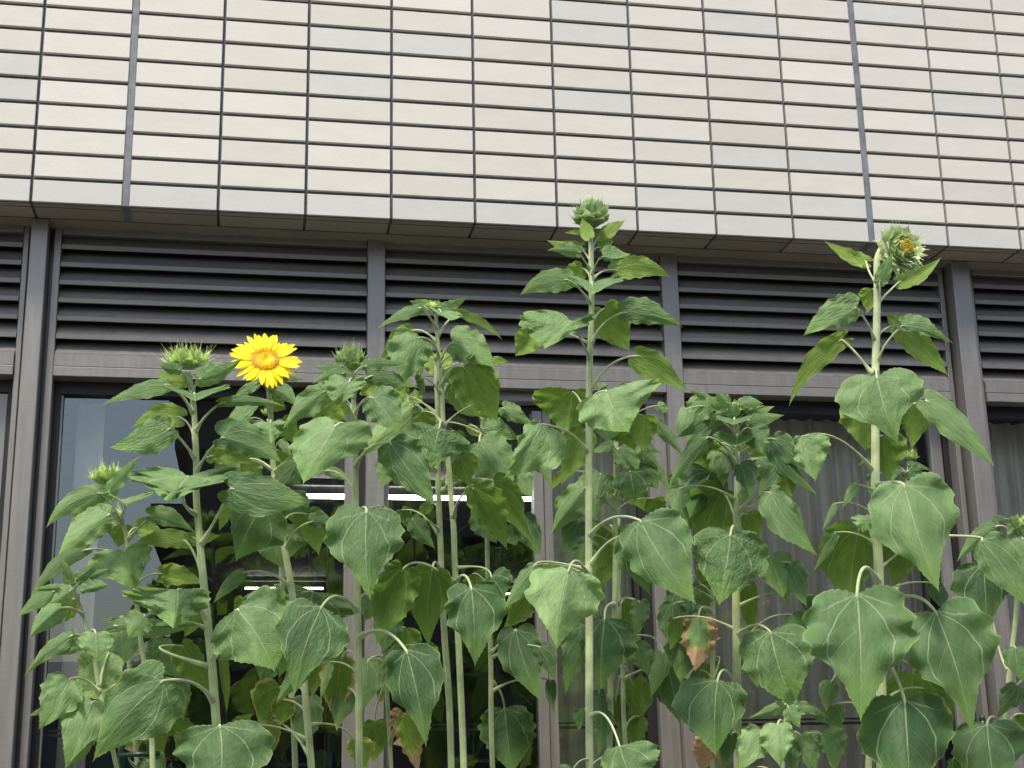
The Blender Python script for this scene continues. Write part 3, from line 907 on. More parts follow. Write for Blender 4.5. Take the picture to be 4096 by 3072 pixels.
P u - 1876,867 1870,973 55,34 c=.4
P u - 1960,882 1969,968 18,47 c=.4
P u 1896,950 1908,942 1921,1040 31,48 c=.2 a=1900,942
P t 1955,887 2000,865 2148,1006 26,27 d=.08 m=-3 c=.5 a=1975,872
P t 1874,1057 1848,1044 1819,1098 8,12 c=.6 a=1861,1048
P t - 1806,1088 1777,1145 7,8 c=.6
P t 1897,1046 1952,1046 2027,1274 81,94 d=.16 c=.5 a=1926,1041 n=0.42
P u 1888,1205 1855,1145 1839,1312 68,42 c=.15 a=1874,1137 d=-.05
P t - 1806,1150 1758,1234 7,13 c=.6 d=-.03
P t - 1871,1115 1865,1150 30,18 c=.8
P u 1908,1226 1957,1183 1926,1273 29,25 c=.2 a=1934,1200
P u - 1908,1171 1918,1242 8,23 c=.3
P t 1894,1258 1851,1284 1859,1551 106,109 d=.2 c=.3 a=1867,1226 n=0.36
P t 1904,1307 2022,1323 2100,1582 82,94 d=.16 c=.3 a=1969,1287 n=0.5
P t 1904,1404 1954,1512 1969,1741 95,95 d=.22 c=.1 a=1932,1452
P u 1944,1415 1971,1455 1978,1563 54,79 c=.3 a=1962,1432
P u - 2012,1492 2059,1587 17,28 c=.3
P t - 2015,1260 2050,1328 16,17 c=.05
P t 1898,1387 1796,1472 1785,1536 21,18 c=.15
P t - 1799,1523 1809,1587 20,24 c=.1
P t 2051,1158 2119,1167 2219,1312 39,44 c=.3 a=2080,1158 d=.05
P u - 1929,1122 1929,1195 25,25 c=.45
P u - 1887,1364 1864,1443 31,31 c=.3
Q t - 1962,1005 2011,1016 4,8 c=.3
Q t 1965,1031 1962,1018 1991,1044 12,20 c=.15
Q t - 1949,1018 1926,1041 16,10 c=.2
Q t - 1882,999 1854,1004 7,8 c=.3
Q t - 1882,1025 1878,1070 9,5 c=.1
R t - 2155,1136 2068,1212 16,14 m=7 c=.4
R t - 2171,1121 2140,1111 4,5 c=.6
R t - 2203,1135 2176,1154 20,17 c=.2 d=.08
R t - 2192,1135 2197,1111 7,7 c=.8
R u - 2207,1135 2215,1156 8,8 c=.8
R t 2176,1445 2125,1219 2134,1357 67,55 c=.1 a=2154,1387 d=-.1
R t - 2210,1163 2211,1247 36,34 c=.4 d=.1
R t 2168,1585 2132,1565 2154,1713 75,75 c=.15 d=.12 a=2147,1549
R t - 2199,1480 2154,1553 24,26 c=.2 a=2208,1468
R u - 2210,1543 2193,1645 20,23 c=.2
R t 2049,1611 2059,1639 2086,1693 18,24 c=.15
R t - 2193,1398 2210,1472 26,26 c=.3
S t - 1772,1585 1802,1670 11,47 g=.15 c=.5
S t - 1706,1522 1704,1483 11,11 c=.5
S t - 1691,1524 1615,1552 11,11 c=.5
S t - 1694,1526 1672,1512 4,5 c=.5
S t - 1721,1526 1790,1550 9,12 c=.5 m=-3
S t - 1756,1543 1792,1564 4,7 c=.4
S t - 1702,1529 1728,1572 16,18 c=.7 d=.1
S t 1694,1571 1680,1564 1685,1655 38,31 c=.95 d=.12
S t - 1650,1581 1600,1665 37,30 c=.85 d=.1
S t 1705,1585 1729,1588 1762,1671 24,40 c=.5 a=1716,1581
S t - 1711,1602 1719,1676 23,17 c=.1
S u - 1637,1656 1642,1676 11,14
T t 831,1419 795,1427 784,1534 19,35 c=.4
T u - 875,1356 856,1441 24,35 c=.1
T t - 859,1375 821,1450 19,19 c=.1
T u - 831,1466 821,1520 11,16 g=.2
T u 831,1476 810,1560 806,1650 25,30 g=.15 c=.1 a=815,1520
T u 844,1602 874,1542 904,1669 30,35 g=.62 c=1 d=.16 q=0
T t - 901,1394 894,1438 16,19
T t - 840,1333 829,1409 27,28 c=.15
T u - 913,1397 929,1476 25,25 c=.3"""
rl = random.Random(5)

HALF = [(0, 0), (.10, -.045), (.24, -.10), (.42, -.135), (.60, -.125), (.77, -.07), (.90, .03), (.98, .14), (1.0, .25), (.985, .37), (.93, .47), (.83, .56),
        (.70, .65), (.55, .735), (.405, .81), (.265, .875), (.14, .935), (.05, .98), (0, 1.03)]
# the hanging blade: its basal lobes have fallen to the sides
HANG = [(0, 0), (.10, .012), (.24, .04), (.40, .055), (.58, .06), (.76, .085), (.90, .15), (.985, .24), (1.0, .33), (.97, .43), (.89, .52), (.77, .60),
        (.63, .675), (.49, .75), (.365, .82), (.245, .885), (.135, .94), (.05, .985), (0, 1.03)]
def outline(N, q=0.0):
    # resample the half outline evenly, Catmull-Rom
    P = [Vector((a[0] * (1 - q) + b[0] * q, a[1] * (1 - q) + b[1] * q, 0)) for a, b in zip(HALF, HANG)]
    Q = smooth_pts(P, 8)
    L = [0]
    for i in range(1, len(Q)): L.append(L[-1] + (Q[i] - Q[i-1]).length)
    out = []; j = 0
    for i in range(N + 1):
        d = L[-1] * i / N
        while j < len(L) - 2 and L[j+1] < d: j += 1
        t = (d - L[j]) / max(L[j+1] - L[j], 1e-9)
        q = Q[j].lerp(Q[j+1], min(max(t, 0), 1)); out.append((max(q.x, 0), q.y))
    return out
OUTS = {}
RAD = [.12, .28, .45, .62, .78, .90, .965, 1.0]

def make_leaf(plant, Y0, side, S_, B, T, w1, w2, o, stem_r):
    ln = math.hypot(T[0] - B[0], T[1] - B[1])
    wm = max(w1, w2)
    size = max(ln, wm * 1.5)
    big = size > 70
    mpp = (Y0 - CAM.y) / (FPX * 2212 / 4096)
    sz = size * mpp
    d = float(o['d']) if 'd' in o else ((.07 if side == 't' else -.07) + rl.uniform(-.03, .03))
    YB = Y0 - d
    e = float(o.get('e', 0))
    f = float(o['f']) if 'f' in o else (rl.uniform(.15, .5) if side == 't' else -rl.uniform(.1, .35))
    lift = float(o.get('l', 0)); mo = float(o.get('m', rl.uniform(-.05, .05) * ln))
    dry = float(o.get('g', 0))
    # how far the blade swings out while it droops
    droop = (T[1] - B[1]) / max(ln, 1)
    k = (.30 if side == 't' else -.26) * ln * mpp * (.55 + .45 * abs(droop)) * rl.uniform(.7, 1.2)
    dx, dy = (T[0] - B[0]) / max(ln, 1), (T[1] - B[1]) / max(ln, 1)
    nx, ny = -dy, dx
    p1, p2, p3 = rl.uniform(0, 6.28), rl.uniform(0, 6.28), rl.uniform(0, 6.28)
    fr = rl.uniform(2.2, 3.6); nf = rl.choice((3, 4, 4, 5))
    amp = rl.uniform(.11, .24) * (2.9 if dry > .5 else 1)
    if dry == 0 and B[1] > 1180 and rl.random() < .14: dry = rl.uniform(.14, .24)
    teeth = .020 if big else .012
    qd = (.50 if droop > .8 and side == 't' else (.30 if droop > .6 else .05))
    q_ = float(o.get('q', round(min(1, max(0, qd + rl.uniform(-.25, .25))), 1)))
    kk = (big, round(q_, 1))
    if kk not in OUTS: OUTS[kk] = outline(54 if big else 26, kk[1])
    OUTL = OUTS[kk]
    hdir = (math.cos(math.radians(float(o['h']))), math.sin(math.radians(float(o['h'])))) if 'h' in o else None
    sx = [(1 + .07 * math.sin(p1 * 3), 1 + .07 * math.sin(p2 * 3))][0]
    def mid(s):
        c = max(s, -.3)
        return (B[0] + dx * ln * c + nx * mo * 4 * c * (1 - c), B[1] + dy * ln * c + ny * mo * 4 * c * (1 - c))
    def nrm(s):
        tx = dx * ln + nx * mo * 4 * (1 - 2 * s); ty = dy * ln + ny * mo * 4 * (1 - 2 * s)
        l = math.hypot(tx, ty) or 1
        return (-ty / l, tx / l)
    V, UV, F, RC = [], [], [], []
    tail = float(o['n']) if 'n' in o else (rl.uniform(0, .34) if big else rl.uniform(0, .15))
    fa, fb = rl.uniform(.3, 1.8), rl.uniform(.3, 1.8)
    def vert(x, s, rim=0.0):
        sg = 1 if x >= 0 else -1
        wq = (w1 if x >= 0 else w2)
        ax = abs(x)
        m = mid(s); n_ = hdir or nrm(min(max(s, 0), 1))
        irr = 1 + (.05 * math.sin(6 * s + p3 + sg) + .014 * math.sin(15 * s + p1 - sg) + .07) * ax
        u_ = min(max((s - .36) / .36, 0), 1); irr *= 1 - tail * u_ * u_ * (3 - 2 * u_)
        px = m[0] + n_[0] * x * wq * irr; py = m[1] + n_[1] * x * wq * irr
        th = math.atan2(x * wm * .9, (s + .05) * ln)
        rad = math.hypot(x * .9, s)
        wv = math.sin(th * nf + p2) * .6 + math.sin(th * (nf * 2 + 1) + p3) * .38 + .16 * math.sin(th * (nf * 4 + 1) + p1)
        Y = YB - e * s - k * (1 - (1 - min(max(s, -.2), 1)) ** 2)
        Y += f * (fa if sg > 0 else fb) * wq * mpp * (.45 * ax + .55 * ax ** 1.8)
        Y += wm * mpp * (amp * 1.5 * wv * min(rad, 1) ** 1.3 + amp * .9 * math.sin(fr * s * 6.28 + p1 + sg * 1.3) * ax ** 3)
        py += lift * ax ** 1.5
        # ruffled rim also shifts in the picture a little
        rf = wm * amp * .35 * math.sin(fr * 1.7 * s * 6.28 + p2 + sg) * ax ** 3
        px += n_[0] * rf * sg; py += n_[1] * rf * sg
        RC.append((rim, rim, rim)); V.append(at(px, py, Y)); UV.append((.5 + .5 * x, (s + .2) / 1.25))
        return len(V) - 1
    N = len(OUTL) - 1
    mids = []
    for i in range(N + 1):
        t = i / N
        mids.append(vert(0, min(1.02, 1.02 * (t ** 1.25))))
    for sg in (1, -1):
        prev = None
        for i in range(N + 1):
            t = i / N
            ms = 1.02 * (t ** 1.25)
            ox, os_ = OUTL[i]
            # teeth along the rim
            ph = (i % 3)
            if 2 < i < N - 1:
                q = (1.0 + teeth * (1.0 if ph == 0 else -.6)); ox *= q; os_ += teeth * .35 * (1 if ph == 0 else -.5)
            row = [mids[i]]
            for r in RAD:
                row.append(vert(sg * ox * r, ms + (os_ - ms) * r, r))
            if prev:
                for j in range(len(row) - 1):
                    a, b, c, d_ = prev[j], row[j], row[j+1], prev[j+1]
                    F.append((a, b, c, d_) if sg > 0 else (a, d_, c, b))
            prev = row
    # normal test
    A = Vector((0, 0, 0))
    for q in F:
        if len(set(q)) < 4: continue
        A += (V[q[1]] - V[q[0]]).cross(V[q[3]] - V[q[0]])
    facing = A.dot(CAM - V[mids[N // 2]]) > 0
    ob_ = mesh_obj('leaf', V, F, M['leaf'], plant, True, UV, RC, flip=(facing != (side == 't')))
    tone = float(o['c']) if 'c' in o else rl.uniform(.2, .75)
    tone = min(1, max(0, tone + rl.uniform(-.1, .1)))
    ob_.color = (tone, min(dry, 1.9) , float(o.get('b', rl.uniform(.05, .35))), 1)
    if dry >= 2: ob_['label'] = 'shrivelled brown leaf'
    elif dry >= .7: ob_['label'] = 'leaf with a dry brown tip' if dry > .9 else 'yellow leaf curling brown'
    elif dry >= .25: ob_['label'] = 'leaf yellowing at its rim'
    # petiole
    r = .0019 + .0000125 * size
    Bp = at(B[0], B[1], YB)
    Sp = at(S_[0], S_[1], Y0)
    if 'a' in o:
        ap = at(*[float(q) for q in o['a'].split(',')], Y0 - d * .55)
        C_ = ap * 2 - (Bp + Sp) * .5
    else:
        C_ = (Sp + Bp) * .5 + Vector((0, 0, .22 * (Bp - Sp).length))
    pts = []
    Tn = V[mids[int(N * .3)]]
    for i in range(13):
        t = i / 12
        pts.append(Sp * (1-t)**2 + C_ * 2*t*(1-t) + Bp * t*t)
    pts.append(Bp.lerp(Tn, .22))
    rads = [r * (2.3 - 1.3 * min(1, i / 3)) * (1 - .25 * i / 13) for i in range(14)]
    rads[-1] = r * .35
    Vp, Fp = tube_geo(pts, rads, 8)
    uvp = [((i % 8) / 8, (i // 8) * .1) for i in range(len(Vp))]
    po = mesh_obj('petiole', Vp, Fp, M['stem'], ob_, True, uvp)
    po.color = (rl.uniform(.25, .6), 0, 0, 1)

# key: Y depth, radius top, radius bottom (readings), whiteness, stem readings, label
PL = {
 'A': (-1.02, 3.2, 4.6, .2, [(153,1268),(170,1300),(181,1335),(194,1385),(206,1438),(214,1488),(226,1542),(240,1602),(252,1659)], 'small sunflower at the far left whose tip is a closed leafy rosette'),
 'B': (-.88, 4, 5.5, .5, [(232,1058),(249,1074),(262,1118),(274,1165),(285,1240),(296,1310),(302,1368),(311,1428),(320,1470),(327,1570),(330,1659)], 'short sunflower with an opening bud, second from the left, before the sky reflecting glass'),
 'C': (-.74, 4, 5, .4, [(262,1330),(272,1380),(279,1430),(281,1485),(290,1570),(297,1659)], 'low leafy sunflower without a visible bud between the two small plants at the left'),
 'D': (-.98, 5.2, 9, .35, [(406,806),(413,835),(420,900),(424,1000),(424,1070),(430,1150),(437,1230),(447,1330),(458,1440),(468,1570),(475,1659)], 'tall thick stemmed sunflower with a spiky half open bud, left of the yellow flower'),
 'E': (-.86, 5.5, 7.5, .5, [(577,800),(580,830),(585,900),(590,1000),(598,1090),(608,1150),(618,1205),(628,1261),(645,1380),(658,1482),(663,1545),(673,1659)], 'the only sunflower in full bloom, with yellow petals'),
 'F': (-.66, 4, 6, .4, [(580,905),(588,960),(595,1100),(608,1226),(611,1286),(622,1420),(633,1545),(638,1659)], 'half hidden sunflower behind the blooming one, with a tiny bud'),
 'G': (-.98, 4.5, 7.5, .35, [(757,798),(762,820),(765,907),(768,1000),(769,1112),(772,1276),(775,1450),(776,1659)], 'sunflower with a round green bud just right of the yellow flower'),
 'H': (-.90, 4, 7, .35, [(941,680),(943,702),(949,790),(955,848),(958,919),(968,995),(975,1083),(980,1140),(983,1229),(992,1419),(999,1577),(1002,1659)], 'sunflower with a flat opening bud between spread leaves, right of the second mullion'),
 'I': (-.80, 5, 7, .35, [(944,780),(943,819),(946,907),(946,1024),(952,1188),(958,1340),(970,1514),(975,1659)], 'second stem close behind the flat budded sunflower'),
 'J': (-.60, 4, 5.5, .4, [(1037,885),(1040,900),(1043,951),(1047,1080),(1052,1156),(1054,1264),(1060,1415),(1061,1557),(1064,1659)], 'slender sunflower with a small pale bud left of the tallest stem'),
 'K': (-1.02, 5.5, 8.5, .55, [(1275,482),(1276,510),(1277,554),(1278,642),(1276,730),(1273,818),(1272,1015),(1272,1245),(1273,1387),(1273,1557),(1274,1659)], 'tallest sunflower, closed green bud reaching the tiles at the centre'),
 'L': (-.68, 5, 6.5, .3, [(1331,930),(1331,960),(1329,1074),(1329,1190),(1328,1316),(1321,1415),(1318,1557),(1315,1659)], 'sunflower whose tip hides behind the big pale leaf right of the tallest stem'),
 'M': (-.56, 3.8, 5, .4, [(1336,1120),(1338,1239),(1338,1347),(1345,1443),(1347,1543),(1355,1659)], 'thin rear stem with drooping leaves just right of the tallest sunflower'),
 'N': (-.88, 6.5, 9, .25, [(1588,905),(1592,940),(1595,971),(1593,1070),(1592,1156),(1590,1287),(1591,1373),(1593,1500),(1594,1659)], 'sunflower with a dense dark crown of leaves around its small opening bud'),
 'O': (-.66, 4.2, 5.5, .4, [(1549,990),(1549,1000),(1548,1018),(1543,1150),(1540,1280),(1540,1373),(1538,1608),(1539,1659)], 'rear sunflower carrying the shrivelled brown leaves'),
 'P': (-1.04, 7.5, 11.5, .75, [(1908,530),(1895,560),(1895,608),(1894,696),(1891,798),(1891,903),(1891,1046),(1892,1124),(1897,1203),(1900,1291),(1903,1400),(1904,1500),(1905,1659)], 'tall thick sunflower at the right with a big half open head bent over'),
 'Q': (-.58, 3.5, 7, .4, [(1966,1002),(1962,1020),(1950,1130),(1935,1290),(1912,1400),(1885,1500),(1876,1659)], 'small sunflower with a bright bud peeking out behind the big right one'),
 'R': (-.80, 5, 6, .25, [(2196,1150),(2200,1230),(2196,1310),(2185,1415),(2176,1500),(2171,1585),(2168,1659)], 'sunflower with a leafy rosette at the right edge'),
 'S': (-1.08, 4, 4.5, .6, [(1707,1530),(1699,1543),(1696,1571),(1694,1610),(1691,1659)], 'short young sunflower with a star shaped rosette low at the right'),
 'T': (-.62, 3.2, 4.5, .4, [(812,1225),(815,1270),(828,1387),(837,1514),(845,1659)], 'thin rear stem with the drooping yellow and brown leaf'),
}
rows = {}
for ln_ in LT.strip().split('\n'):
    p = ln_.split(); rows.setdefault(p[0], []).append(p)

def stem_at(pts, y):
    for i in range(len(pts) - 1):
        if pts[i][1] <= y <= pts[i+1][1]:
            t = (y - pts[i][1]) / (pts[i+1][1] - pts[i][1])
            return (pts[i][0] + t * (pts[i+1][0] - pts[i][0]), y)
    return pts[0] if y < pts[0][1] else (pts[-1][0], y)

PLANTS = {}
for key, (Y0, r0, r1, white, pts, label) in PL.items():
    mpp = (Y0 - CAM.y) / (FPX * 2212 / 4096)
    base = at(*pts[-1], Y0)
    root = empty('sunflower', (base.x, Y0, .44), label, 'sunflower', 'sunflowers in the planter')
    PLANTS[key] = root
    P3 = smooth_pts([at(*p, Y0) for p in pts], 5)
    n = len(P3)
    rads = [(r0 + (r1 - r0) * min(1, i / (n - 1) * 1.25)) * mpp for i in range(n)]
    e_ = P3[-1]
    for i in range(1, 6):
        P3.append(Vector((e_.x + .01 * math.sin(i), e_.y, e_.z + (.40 - e_.z) * i / 5))); rads.append(rads[n-1] * (1 + .05 * i))
    Vs, Fs = tube_geo(P3, rads, 16)
    L = [0]
    for i in range(1, len(P3)): L.append(L[-1] + (P3[i] - P3[i-1]).length)
    uvs = [(abs((i % 16) / 8 - 1), L[i // 16] * 3) for i in range(len(Vs))]
    so = mesh_obj('stem', Vs, Fs, M['stem'], root, True, uvs)
    so.color = (white * .8, 0, 0, 1)
    for p in rows.get(key, []):
        side = p[1]
        q = [None if a == '-' else tuple(float(c) for c in a.split(',')) for a in p[2:6]]
        o = dict(a.split('=') for a in p[6:])
        B, T = q[1], q[2]
        dist = math.hypot(T[0] - B[0], T[1] - B[1])
        S_ = q[0]
        if S_ is None:
            yy = B[1] + min(26, .16 * dist + abs(B[0] - stem_at(pts, B[1])[0]) * .45)
            S_ = stem_at(pts, yy)
        else:
            # seat the petiole in the stem
            c = stem_at(pts, S_[1])
            if abs(c[0] - S_[0]) < 30: S_ = (c[0] + (S_[0] - c[0]) * .25, S_[1] + 2)
            else: S_ = stem_at(pts, S_[1])
        ws = 1.12 if key in 'CFJLMNOQT' else 1.03
        if abs(B[0] - T[0]) > abs(T[1] - B[1]) and 'h' not in o: ws *= 1.12
        q[3] = (q[3][0] * ws, q[3][1] * ws)
        make_leaf(root, Y0, side, S_, B, T, q[3][0], q[3][1], o, r0)

# ---------------------------------------------------------------- flower heads
def frame(ax):
    ax = ax.normalized()
    u = Vector((1, 0, 0)); u = (u - ax * u.dot(ax)).normalized()
    return ax, u, ax.cross(u)

def bract_geo(V, F, Cc, p0, d0, d1, nrm_, L, W, cb, ct, tw=0, fil=.45, seed=0):
    """pointed bract: starts at p0 along d0, bends towards d1, ends as a thread"""
    side = d0.cross(nrm_).normalized()
    n = 8; base = len(V)
    p = Vector(p0)
    for i in range(n + 1):
        t = i / n
        dd = (d0 * (1 - t) + d1 * t).normalized()
        if i: p = p + dd * (L / n)
        wd = W * (.75 + .5 * math.sin(min(t / .45, 1) * PI * .5) - .25) if t < .35 else W * max(.045, (1 - (t - .35) / fil) ** 1.3 if t < .35 + fil else .045)
        cup = nrm_ * (-.28 * wd)
        V += [p - side * wd, p + cup, p + side * wd]
        c = [cb[j] + (ct[j] - cb[j]) * t for j in range(3)]
        ce = [min(1, q * 1.25 + .03) for q in c]
        Cc += [ce, c, ce]
    for i in range(n):
        a = base + i * 3
        F += [(a, a+1, a+4, a+3), (a+1, a+2, a+5, a+4)]

def make_bud(key, cx, cy, Rv, axis, rows_, flat=.7, disc=None, disc_r=.6, seed=1, dY=0, cb=(.20, .37, .06), ct=(.72, .88, .30), label=None):
    root = PLANTS[key]; Y0 = PL[key][0] - dY
    mpp = (Y0 - CAM.y) / (FPX * 2212 / 4096)
    c = at(cx, cy, Y0); R = Rv * mpp
    ax, u, v = frame(axis)
    r = random.Random(seed)
    hd = empty('flower_head', tuple(c - Vector(root.location))); hd.parent = root
    if label: hd['label'] = label
    V, F, Cc = [], [], []
    # receptacle
    nl, nm = 10, 20
    for i in range(nl + 1):
        th = PI * i / nl
        for j in range(nm):
            ph = 2 * PI * j / nm
            rr_ = R * .80
            V.append(c + ax * math.cos(th) * rr_ * flat + (u * math.cos(ph) + v * math.sin(ph)) * math.sin(th) * rr_)
            Cc.append(cb)
    for i in range(nl):
        for j in range(nm):
            a, b = i*nm+j, i*nm+(j+1) % nm
            F.append((a, a+nm, b+nm, b))
    mesh_obj('receptacle', V, F, M['bract'], hd, True, cols=Cc)
    V, F, Cc = [], [], []
    for (th, cnt, L, W, out, curl) in rows_:
        for j in range(cnt):
            ph = 2 * PI * (j + r.uniform(-.25, .25)) / cnt + th
            t_ = math.radians(th + r.uniform(-9, 9)); kv = r.uniform(.72, 1.2)
            rad = u * math.cos(ph) + v * math.sin(ph)
            p0 = c + ax * math.cos(t_) * R * .80 * flat + rad * math.sin(t_) * R * .80
            nn = (ax * math.cos(t_) + rad * math.sin(t_)).normalized()
            fw = (ax * math.sin(t_) - rad * math.cos(t_)).normalized()
            d0 = (fw * (1 - out) + nn * (out + r.uniform(0, .35))).normalized()
            d1 = (d0 * .5 + ax * curl + nn * (.6 - curl) + u * r.uniform(-.6, .6) + v * r.uniform(-.6, .6) + nn * .35).normalized()
            bract_geo(V, F, Cc, p0, d0, d1, nn, 1.12 * L * R * r.uniform(.75, 1.2), 1.15 * W * R * r.uniform(.85, 1.25), [q * kv * .8 for q in cb], [q * kv for q in ct])  # bract bases darkened: inner shading painted into the colour
    mesh_obj('bracts', V, F, M['bract'], hd, True, cols=Cc)
    if disc:
        V, F, Cc = [], [], []
        n = 170
        for i in range(n):
            rr_ = math.sqrt((i + .5) / n) * disc_r; a = i * 2.39996
            rad = u * math.cos(a) + v * math.sin(a)
            h = .80 * flat * math.sqrt(max(0, 1 - rr_ ** 2)) + .05
            p = c + rad * rr_ * R + ax * h * R
            d0 = (ax * .9 - rad * .35 * rr_ + u * r.uniform(-.2, .2) + v * r.uniform(-.2, .2)).normalized()
            col = disc(rr_ / disc_r, r)
            bract_geo(V, F, Cc, p, d0, (d0 - rad * .3).normalized(), rad if rr_ > .01 else u, R * r.uniform(.22, .36), R * .035, col, [min(1, q * 1.3) for q in col])
        mesh_obj('disc', V, F, M['bract'], hd, True, cols=Cc)
    return hd

up = Vector((.0, -.25, 1))
pale = lambda t, r: (.42 + r.uniform(-.05, .05), .55, .18)
make_bud('A', 156, 1258, 12, up, [(100, 9, 1.5, .3, .4, .7), (60, 8, 1.2, .25, .1, .8)], disc=pale, seed=1, ct=(.4, .55, .2))
make_bud('B', 229, 1036, 27, Vector((-.05, -.15, 1)), [(112, 12, 1.2, .30, .3, .7), (92, 14, 1.25, .25, .2, .9), (72, 16, 1.15, .20, .1, .95), (50, 12, .9, .14, .1, .9)], flat=.55, disc=pale, seed=2, dY=.0)
make_bud('D', 404, 785, 38, Vector((-.02, -.2, 1)), [(112, 13, 1.15, .27, .45, .5), (96, 16, 1.15, .22, .35, .7), (78, 18, 1.0, .17, .2, .9), (55, 18, .8, .10, .1, .9), (32, 12, .6, .08, .1, .9)], flat=.45, disc=pale, seed=3)
make_bud('F', 576, 893, 9, up, [(100, 8, 1.6, .25, .3, .7), (60, 8, 1.2, .2, .1, .8)], disc=pale, seed=4)
make_bud('G', 757, 781, 29, Vector((0, -.12, 1)), [(125, 10, 1.0, .40, .15, .6), (104, 12, 1.1, .38, .1, .85), (84, 13, 1.15, .33, .12, .9), (62, 12, 1.1, .24, .15, .8)], flat=.95, disc=pale, disc_r=.62, seed=5, ct=(.46, .58, .28))
make_bud('H', 938, 664, 17, up, [(100, 10, 1.1, .3, .5, .5), (60, 14, .9, .14, .1, .8)], flat=.5, disc=lambda t, r: (.6, .66, .22), disc_r=.8, seed=6, dY=.02)
make_bud('I', 947, 775, 13, up, [(100, 9, 1.6, .3, .3, .7), (60, 8, 1.2, .2, .1, .8)], disc=pale, seed=7)
make_bud('J', 1037, 884, 10, up, [(100, 9, 1.6, .3, .3, .7), (60, 8, 1.2, .2, .1, .8)], disc=pale, seed=8)
make_bud('K', 1277, 469, 36, Vector((-.03, -.1, 1)), [(128, 9, 1.0, .42, .25, .6), (108, 12, 1.05, .38, .2, .75), (88, 13, 1.1, .33, .15, .9), (66, 13, 1.1, .24, .1, .9), (44, 12, .9, .15, .05, .8)], flat=.95, disc=pale, disc_r=.5, seed=9, cb=(.12, .24, .05), ct=(.56, .70, .34))
make_bud('L', 1328, 935, 9, up, [(100, 9, 1.6, .3, .3, .7), (60, 8, 1.2, .2, .1, .8)], disc=pale, seed=10)
make_bud('N', 1588, 886, 19, Vector((0, -.35, 1)), [(100, 12, 1.3, .3, .4, .6), (75, 14, 1.1, .2, .2, .8), (50, 14, .9, .14, .1, .9)], flat=.6, disc=lambda t, r: (.50, .58, .10), disc_r=.75, seed=11, dY=.04)
def rust(t, r):
    q = r.random()
    return (.50, .42, .04) if q < .55 else ((.62, .58, .08) if q < .85 else (.34, .22, .02))
make_bud('P', 1943, 541, 49, Vector((.22, -.93, .06)), [(132, 12, .75, .30, .35, .3), (112, 16, .75, .28, .45, .3), (92, 18, .72, .26, .5, .2), (74, 18, .62, .24, .35, -.2), (58, 18, .55, .2, .0, -.2), (44, 16, .48, .15, -.3, .2)], flat=.62, disc=rust, disc_r=.44, seed=12, dY=.05, cb=(.26, .38, .10), ct=(.70, .80, .42), label='large half open head, orange florets still folded in')
make_bud('Q', 1967, 988, 13, Vector((.25, -.2, 1)), [(105, 10, 1.2, .3, .3, .6), (70, 12, 1.5, .22, .2, .7), (45, 12, 1.5, .16, .1, .8)], disc=pale, seed=13, ct=(.62, .72, .22))
make_bud('R', 2203, 1132, 16, up, [(100, 9, 1.5, .35, .4, .6), (60, 10, 1.1, .25, .1, .8)], disc=pale, seed=14)
make_bud('S', 1707, 1524, 9, up, [(100, 8, 1.5, .3, .4, .6), (60, 8, 1.2, .2, .1, .8)], disc=lambda t, r: (.45, .55, .12), seed=15)

# the flower in bloom
root = PLANTS['E']; Y0 = PL['E'][0] - .05
mpp = (Y0 - CAM.y) / (FPX * 2212 / 4096)
c = at(573, 777, Y0); ax, u, v = frame(Vector((.02, -.86, .46)))
hd = empty('flower_head', tuple(c - Vector(root.location))); hd.parent = root; hd['label'] = 'open yellow flower with a golden disc'
r = random.Random(21)
DR = 31 * mpp; PLN = 53 * mpp
V, F, Cc = [], [], []
for i in range(7):
    for j in range(20):
        a = 2 * PI * j / 20; t = i / 6
        V.append(c + (u * math.cos(a) + v * math.sin(a)) * DR * (1.0 if i < 2 else 1 - .12 * (i-1)) - ax * DR * .16 * i); Cc.append((.12, .2, .06))
for i in range(6):
    for j in range(20):
        a, b = i*20+j, i*20+(j+1) % 20; F.append((a, a+20, b+20, b))
mesh_obj('receptacle', V, F, M['bract'], hd, True, cols=Cc)
V, F, Cc = [], [], []
for j in range(26):
    a = 2 * PI * j / 26; rad = u * math.cos(a) + v * math.sin(a)
    bract_geo(V, F, Cc, c + rad * DR * .9 - ax * DR * .22, (rad + ax * .1).normalized(), (rad - ax * .3).normalized(), ax, DR * .85, DR * .2, (.12, .2, .06), (.25, .38, .14))
mesh_obj('bracts', V, F, M['bract'], hd, True, cols=Cc)
V, F, Cc = [], [], []
n = 520
for i in range(n):
    t = math.sqrt((i + .5) / n); a = i * 2.39996
    rad = u * math.cos(a) + v * math.sin(a)
    h = .16 - .20 * abs(t - .62) + (.0 if t > .4 else -.10 * (1 - t / .4))
    p = c + rad * t * DR + ax * h * DR
    if t > .68:
        q = r.random(); col = (.95, .64, .02) if q < .5 else ((1.0, .74, .02) if q < .84 else (.60, .32, .02))
    elif t > .28: col = (1.0, .74, .02) if r.random() < .75 else (.95, .55, .02)
    else: col = (.82, .74, .05)
    L = DR * (.20 if t > .68 else .10)
    d0 = (ax + rad * .25 * t + u * r.uniform(-.25, .25) + v * r.uniform(-.25, .25)).normalized()
    bract_geo(V, F, Cc, p - ax * .04 * DR, d0, d0, rad, L, DR * .032, [q * .8 for q in col], col, fil=.9)
dome = len(V)
for i in range(8):
    for j in range(24):
        a = 2 * PI * j / 24; t = i / 7
        h = .16 - .20 * abs(t - .62) + (.0 if t > .4 else -.10 * (1 - t / .4)) - .05
        V.append(c + (u * math.cos(a) + v * math.sin(a)) * t * DR + ax * h * DR); Cc.append((.80, .70, .04) if t < .3 else ((.95, .66, .02) if t < .7 else (.62, .34, .01)))
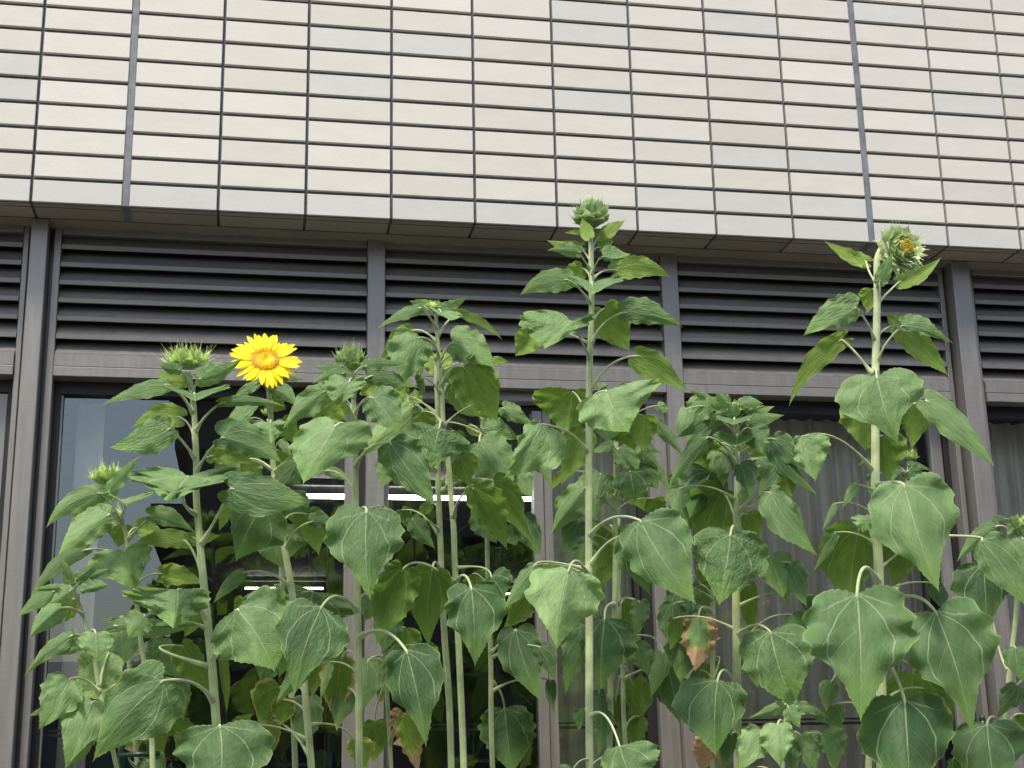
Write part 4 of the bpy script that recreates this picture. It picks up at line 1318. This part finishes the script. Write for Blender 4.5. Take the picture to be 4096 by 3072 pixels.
for i in range(7):
    for j in range(24):
        a, b = dome + i*24+j, dome + i*24+(j+1) % 24; F.append((a, a+24, b+24, b))
mesh_obj('disc', V, F, M['bract'], hd, True, cols=Cc)
NPET = 36
for j in range(NPET):
    a = 2 * PI * (j + r.uniform(-.28, .28)) / NPET
    rad = u * math.cos(a) + v * math.sin(a); tan = ax.cross(rad)
    L = PLN * r.uniform(.80, 1.12); W = L * r.uniform(.115, .165); lay = (j % 2)
    bend = r.uniform(-.30, .10); sw = r.uniform(-.12, .12); tw = r.uniform(-.35, .35); cup = r.uniform(.15, .45)
    V, F, UV = [], [], []
    n = 12
    for i in range(n + 1):
        t = i / n
        prof = (.42 + .58 * math.sin(min(1, t / .5) * PI / 2)) * (1 if t < .5 else max(0.0, 1 - ((t - .5) / .5) ** 2.4))
        p = c + rad * (DR * .90 + L * t) + ax * (DR * (.0 - .06 * lay) + L * (.10 * t + bend * t * t)) + tan * L * sw * t * t
        lat = (tan * math.cos(tw * t) + ax * math.sin(tw * t))
        for k in (-1, -.5, 0, .5, 1):
            V.append(p + lat * W * prof * k + ax * W * prof * cup * (abs(k) - .3) * (1 - .5 * t)); UV.append((.5 + .5 * k, t))
    for i in range(n):
        for k in range(4):
            q = i * 5 + k; F.append((q, q+1, q+6, q+5))
    mesh_obj('petal', V, F, M['petal'], hd, True, UV)

# ---------------------------------------------------------------- garden stakes
def stake(vx, vy_top, Y, rv, label):
    p = at(vx, vy_top, Y)
    k = empty('garden_stake', (p.x, Y, .44), label, 'garden stake')
    mp = (Y - CAM.y) / (FPX * 2212 / 4096) * rv
    pts, rd = [], []
    nseg = 24
    for i in range(nseg * 2 + 1):
        z = .3 + (p.z - .3) * i / (nseg * 2)
        pts.append(Vector((p.x, Y, z))); rd.append(mp * (1.18 if i % 4 == 0 else 1.0))
    V, F = tube_geo(pts, rd, 12)
    mesh_obj('pole', V, F, M['stake'], k, True)
    V, F = tube_geo([Vector((p.x, Y, p.z - .002)), Vector((p.x, Y, p.z + .012))], [mp * 1.2, mp * .9], 12)
    mesh_obj('cap', V, F, M['stake'], k, True)
    return p
pa = stake(328, 1573 - 10, -.80, 8.0, 'dark green garden stake beside the clamp at the lower left')
pb = stake(263, 1598, -.80, 7.0, 'shorter dark green stake left of the clamp')
V, F = tube_geo([at(255, 1632, -.815), at(345, 1627, -.815)], [.0065, .0065], 10)
tag(mesh_obj('stake_clamp', V, F, M['stake'], None, True), 'dark green horizontal connector across two garden stakes', 'stake clamp')
stake(1321, 1585, -.62, 7.5, 'dark green garden stake behind the tallest sunflower')
stake(2122, 1555, -.70, 6.5, 'dark green stake low at the right between the leaves')
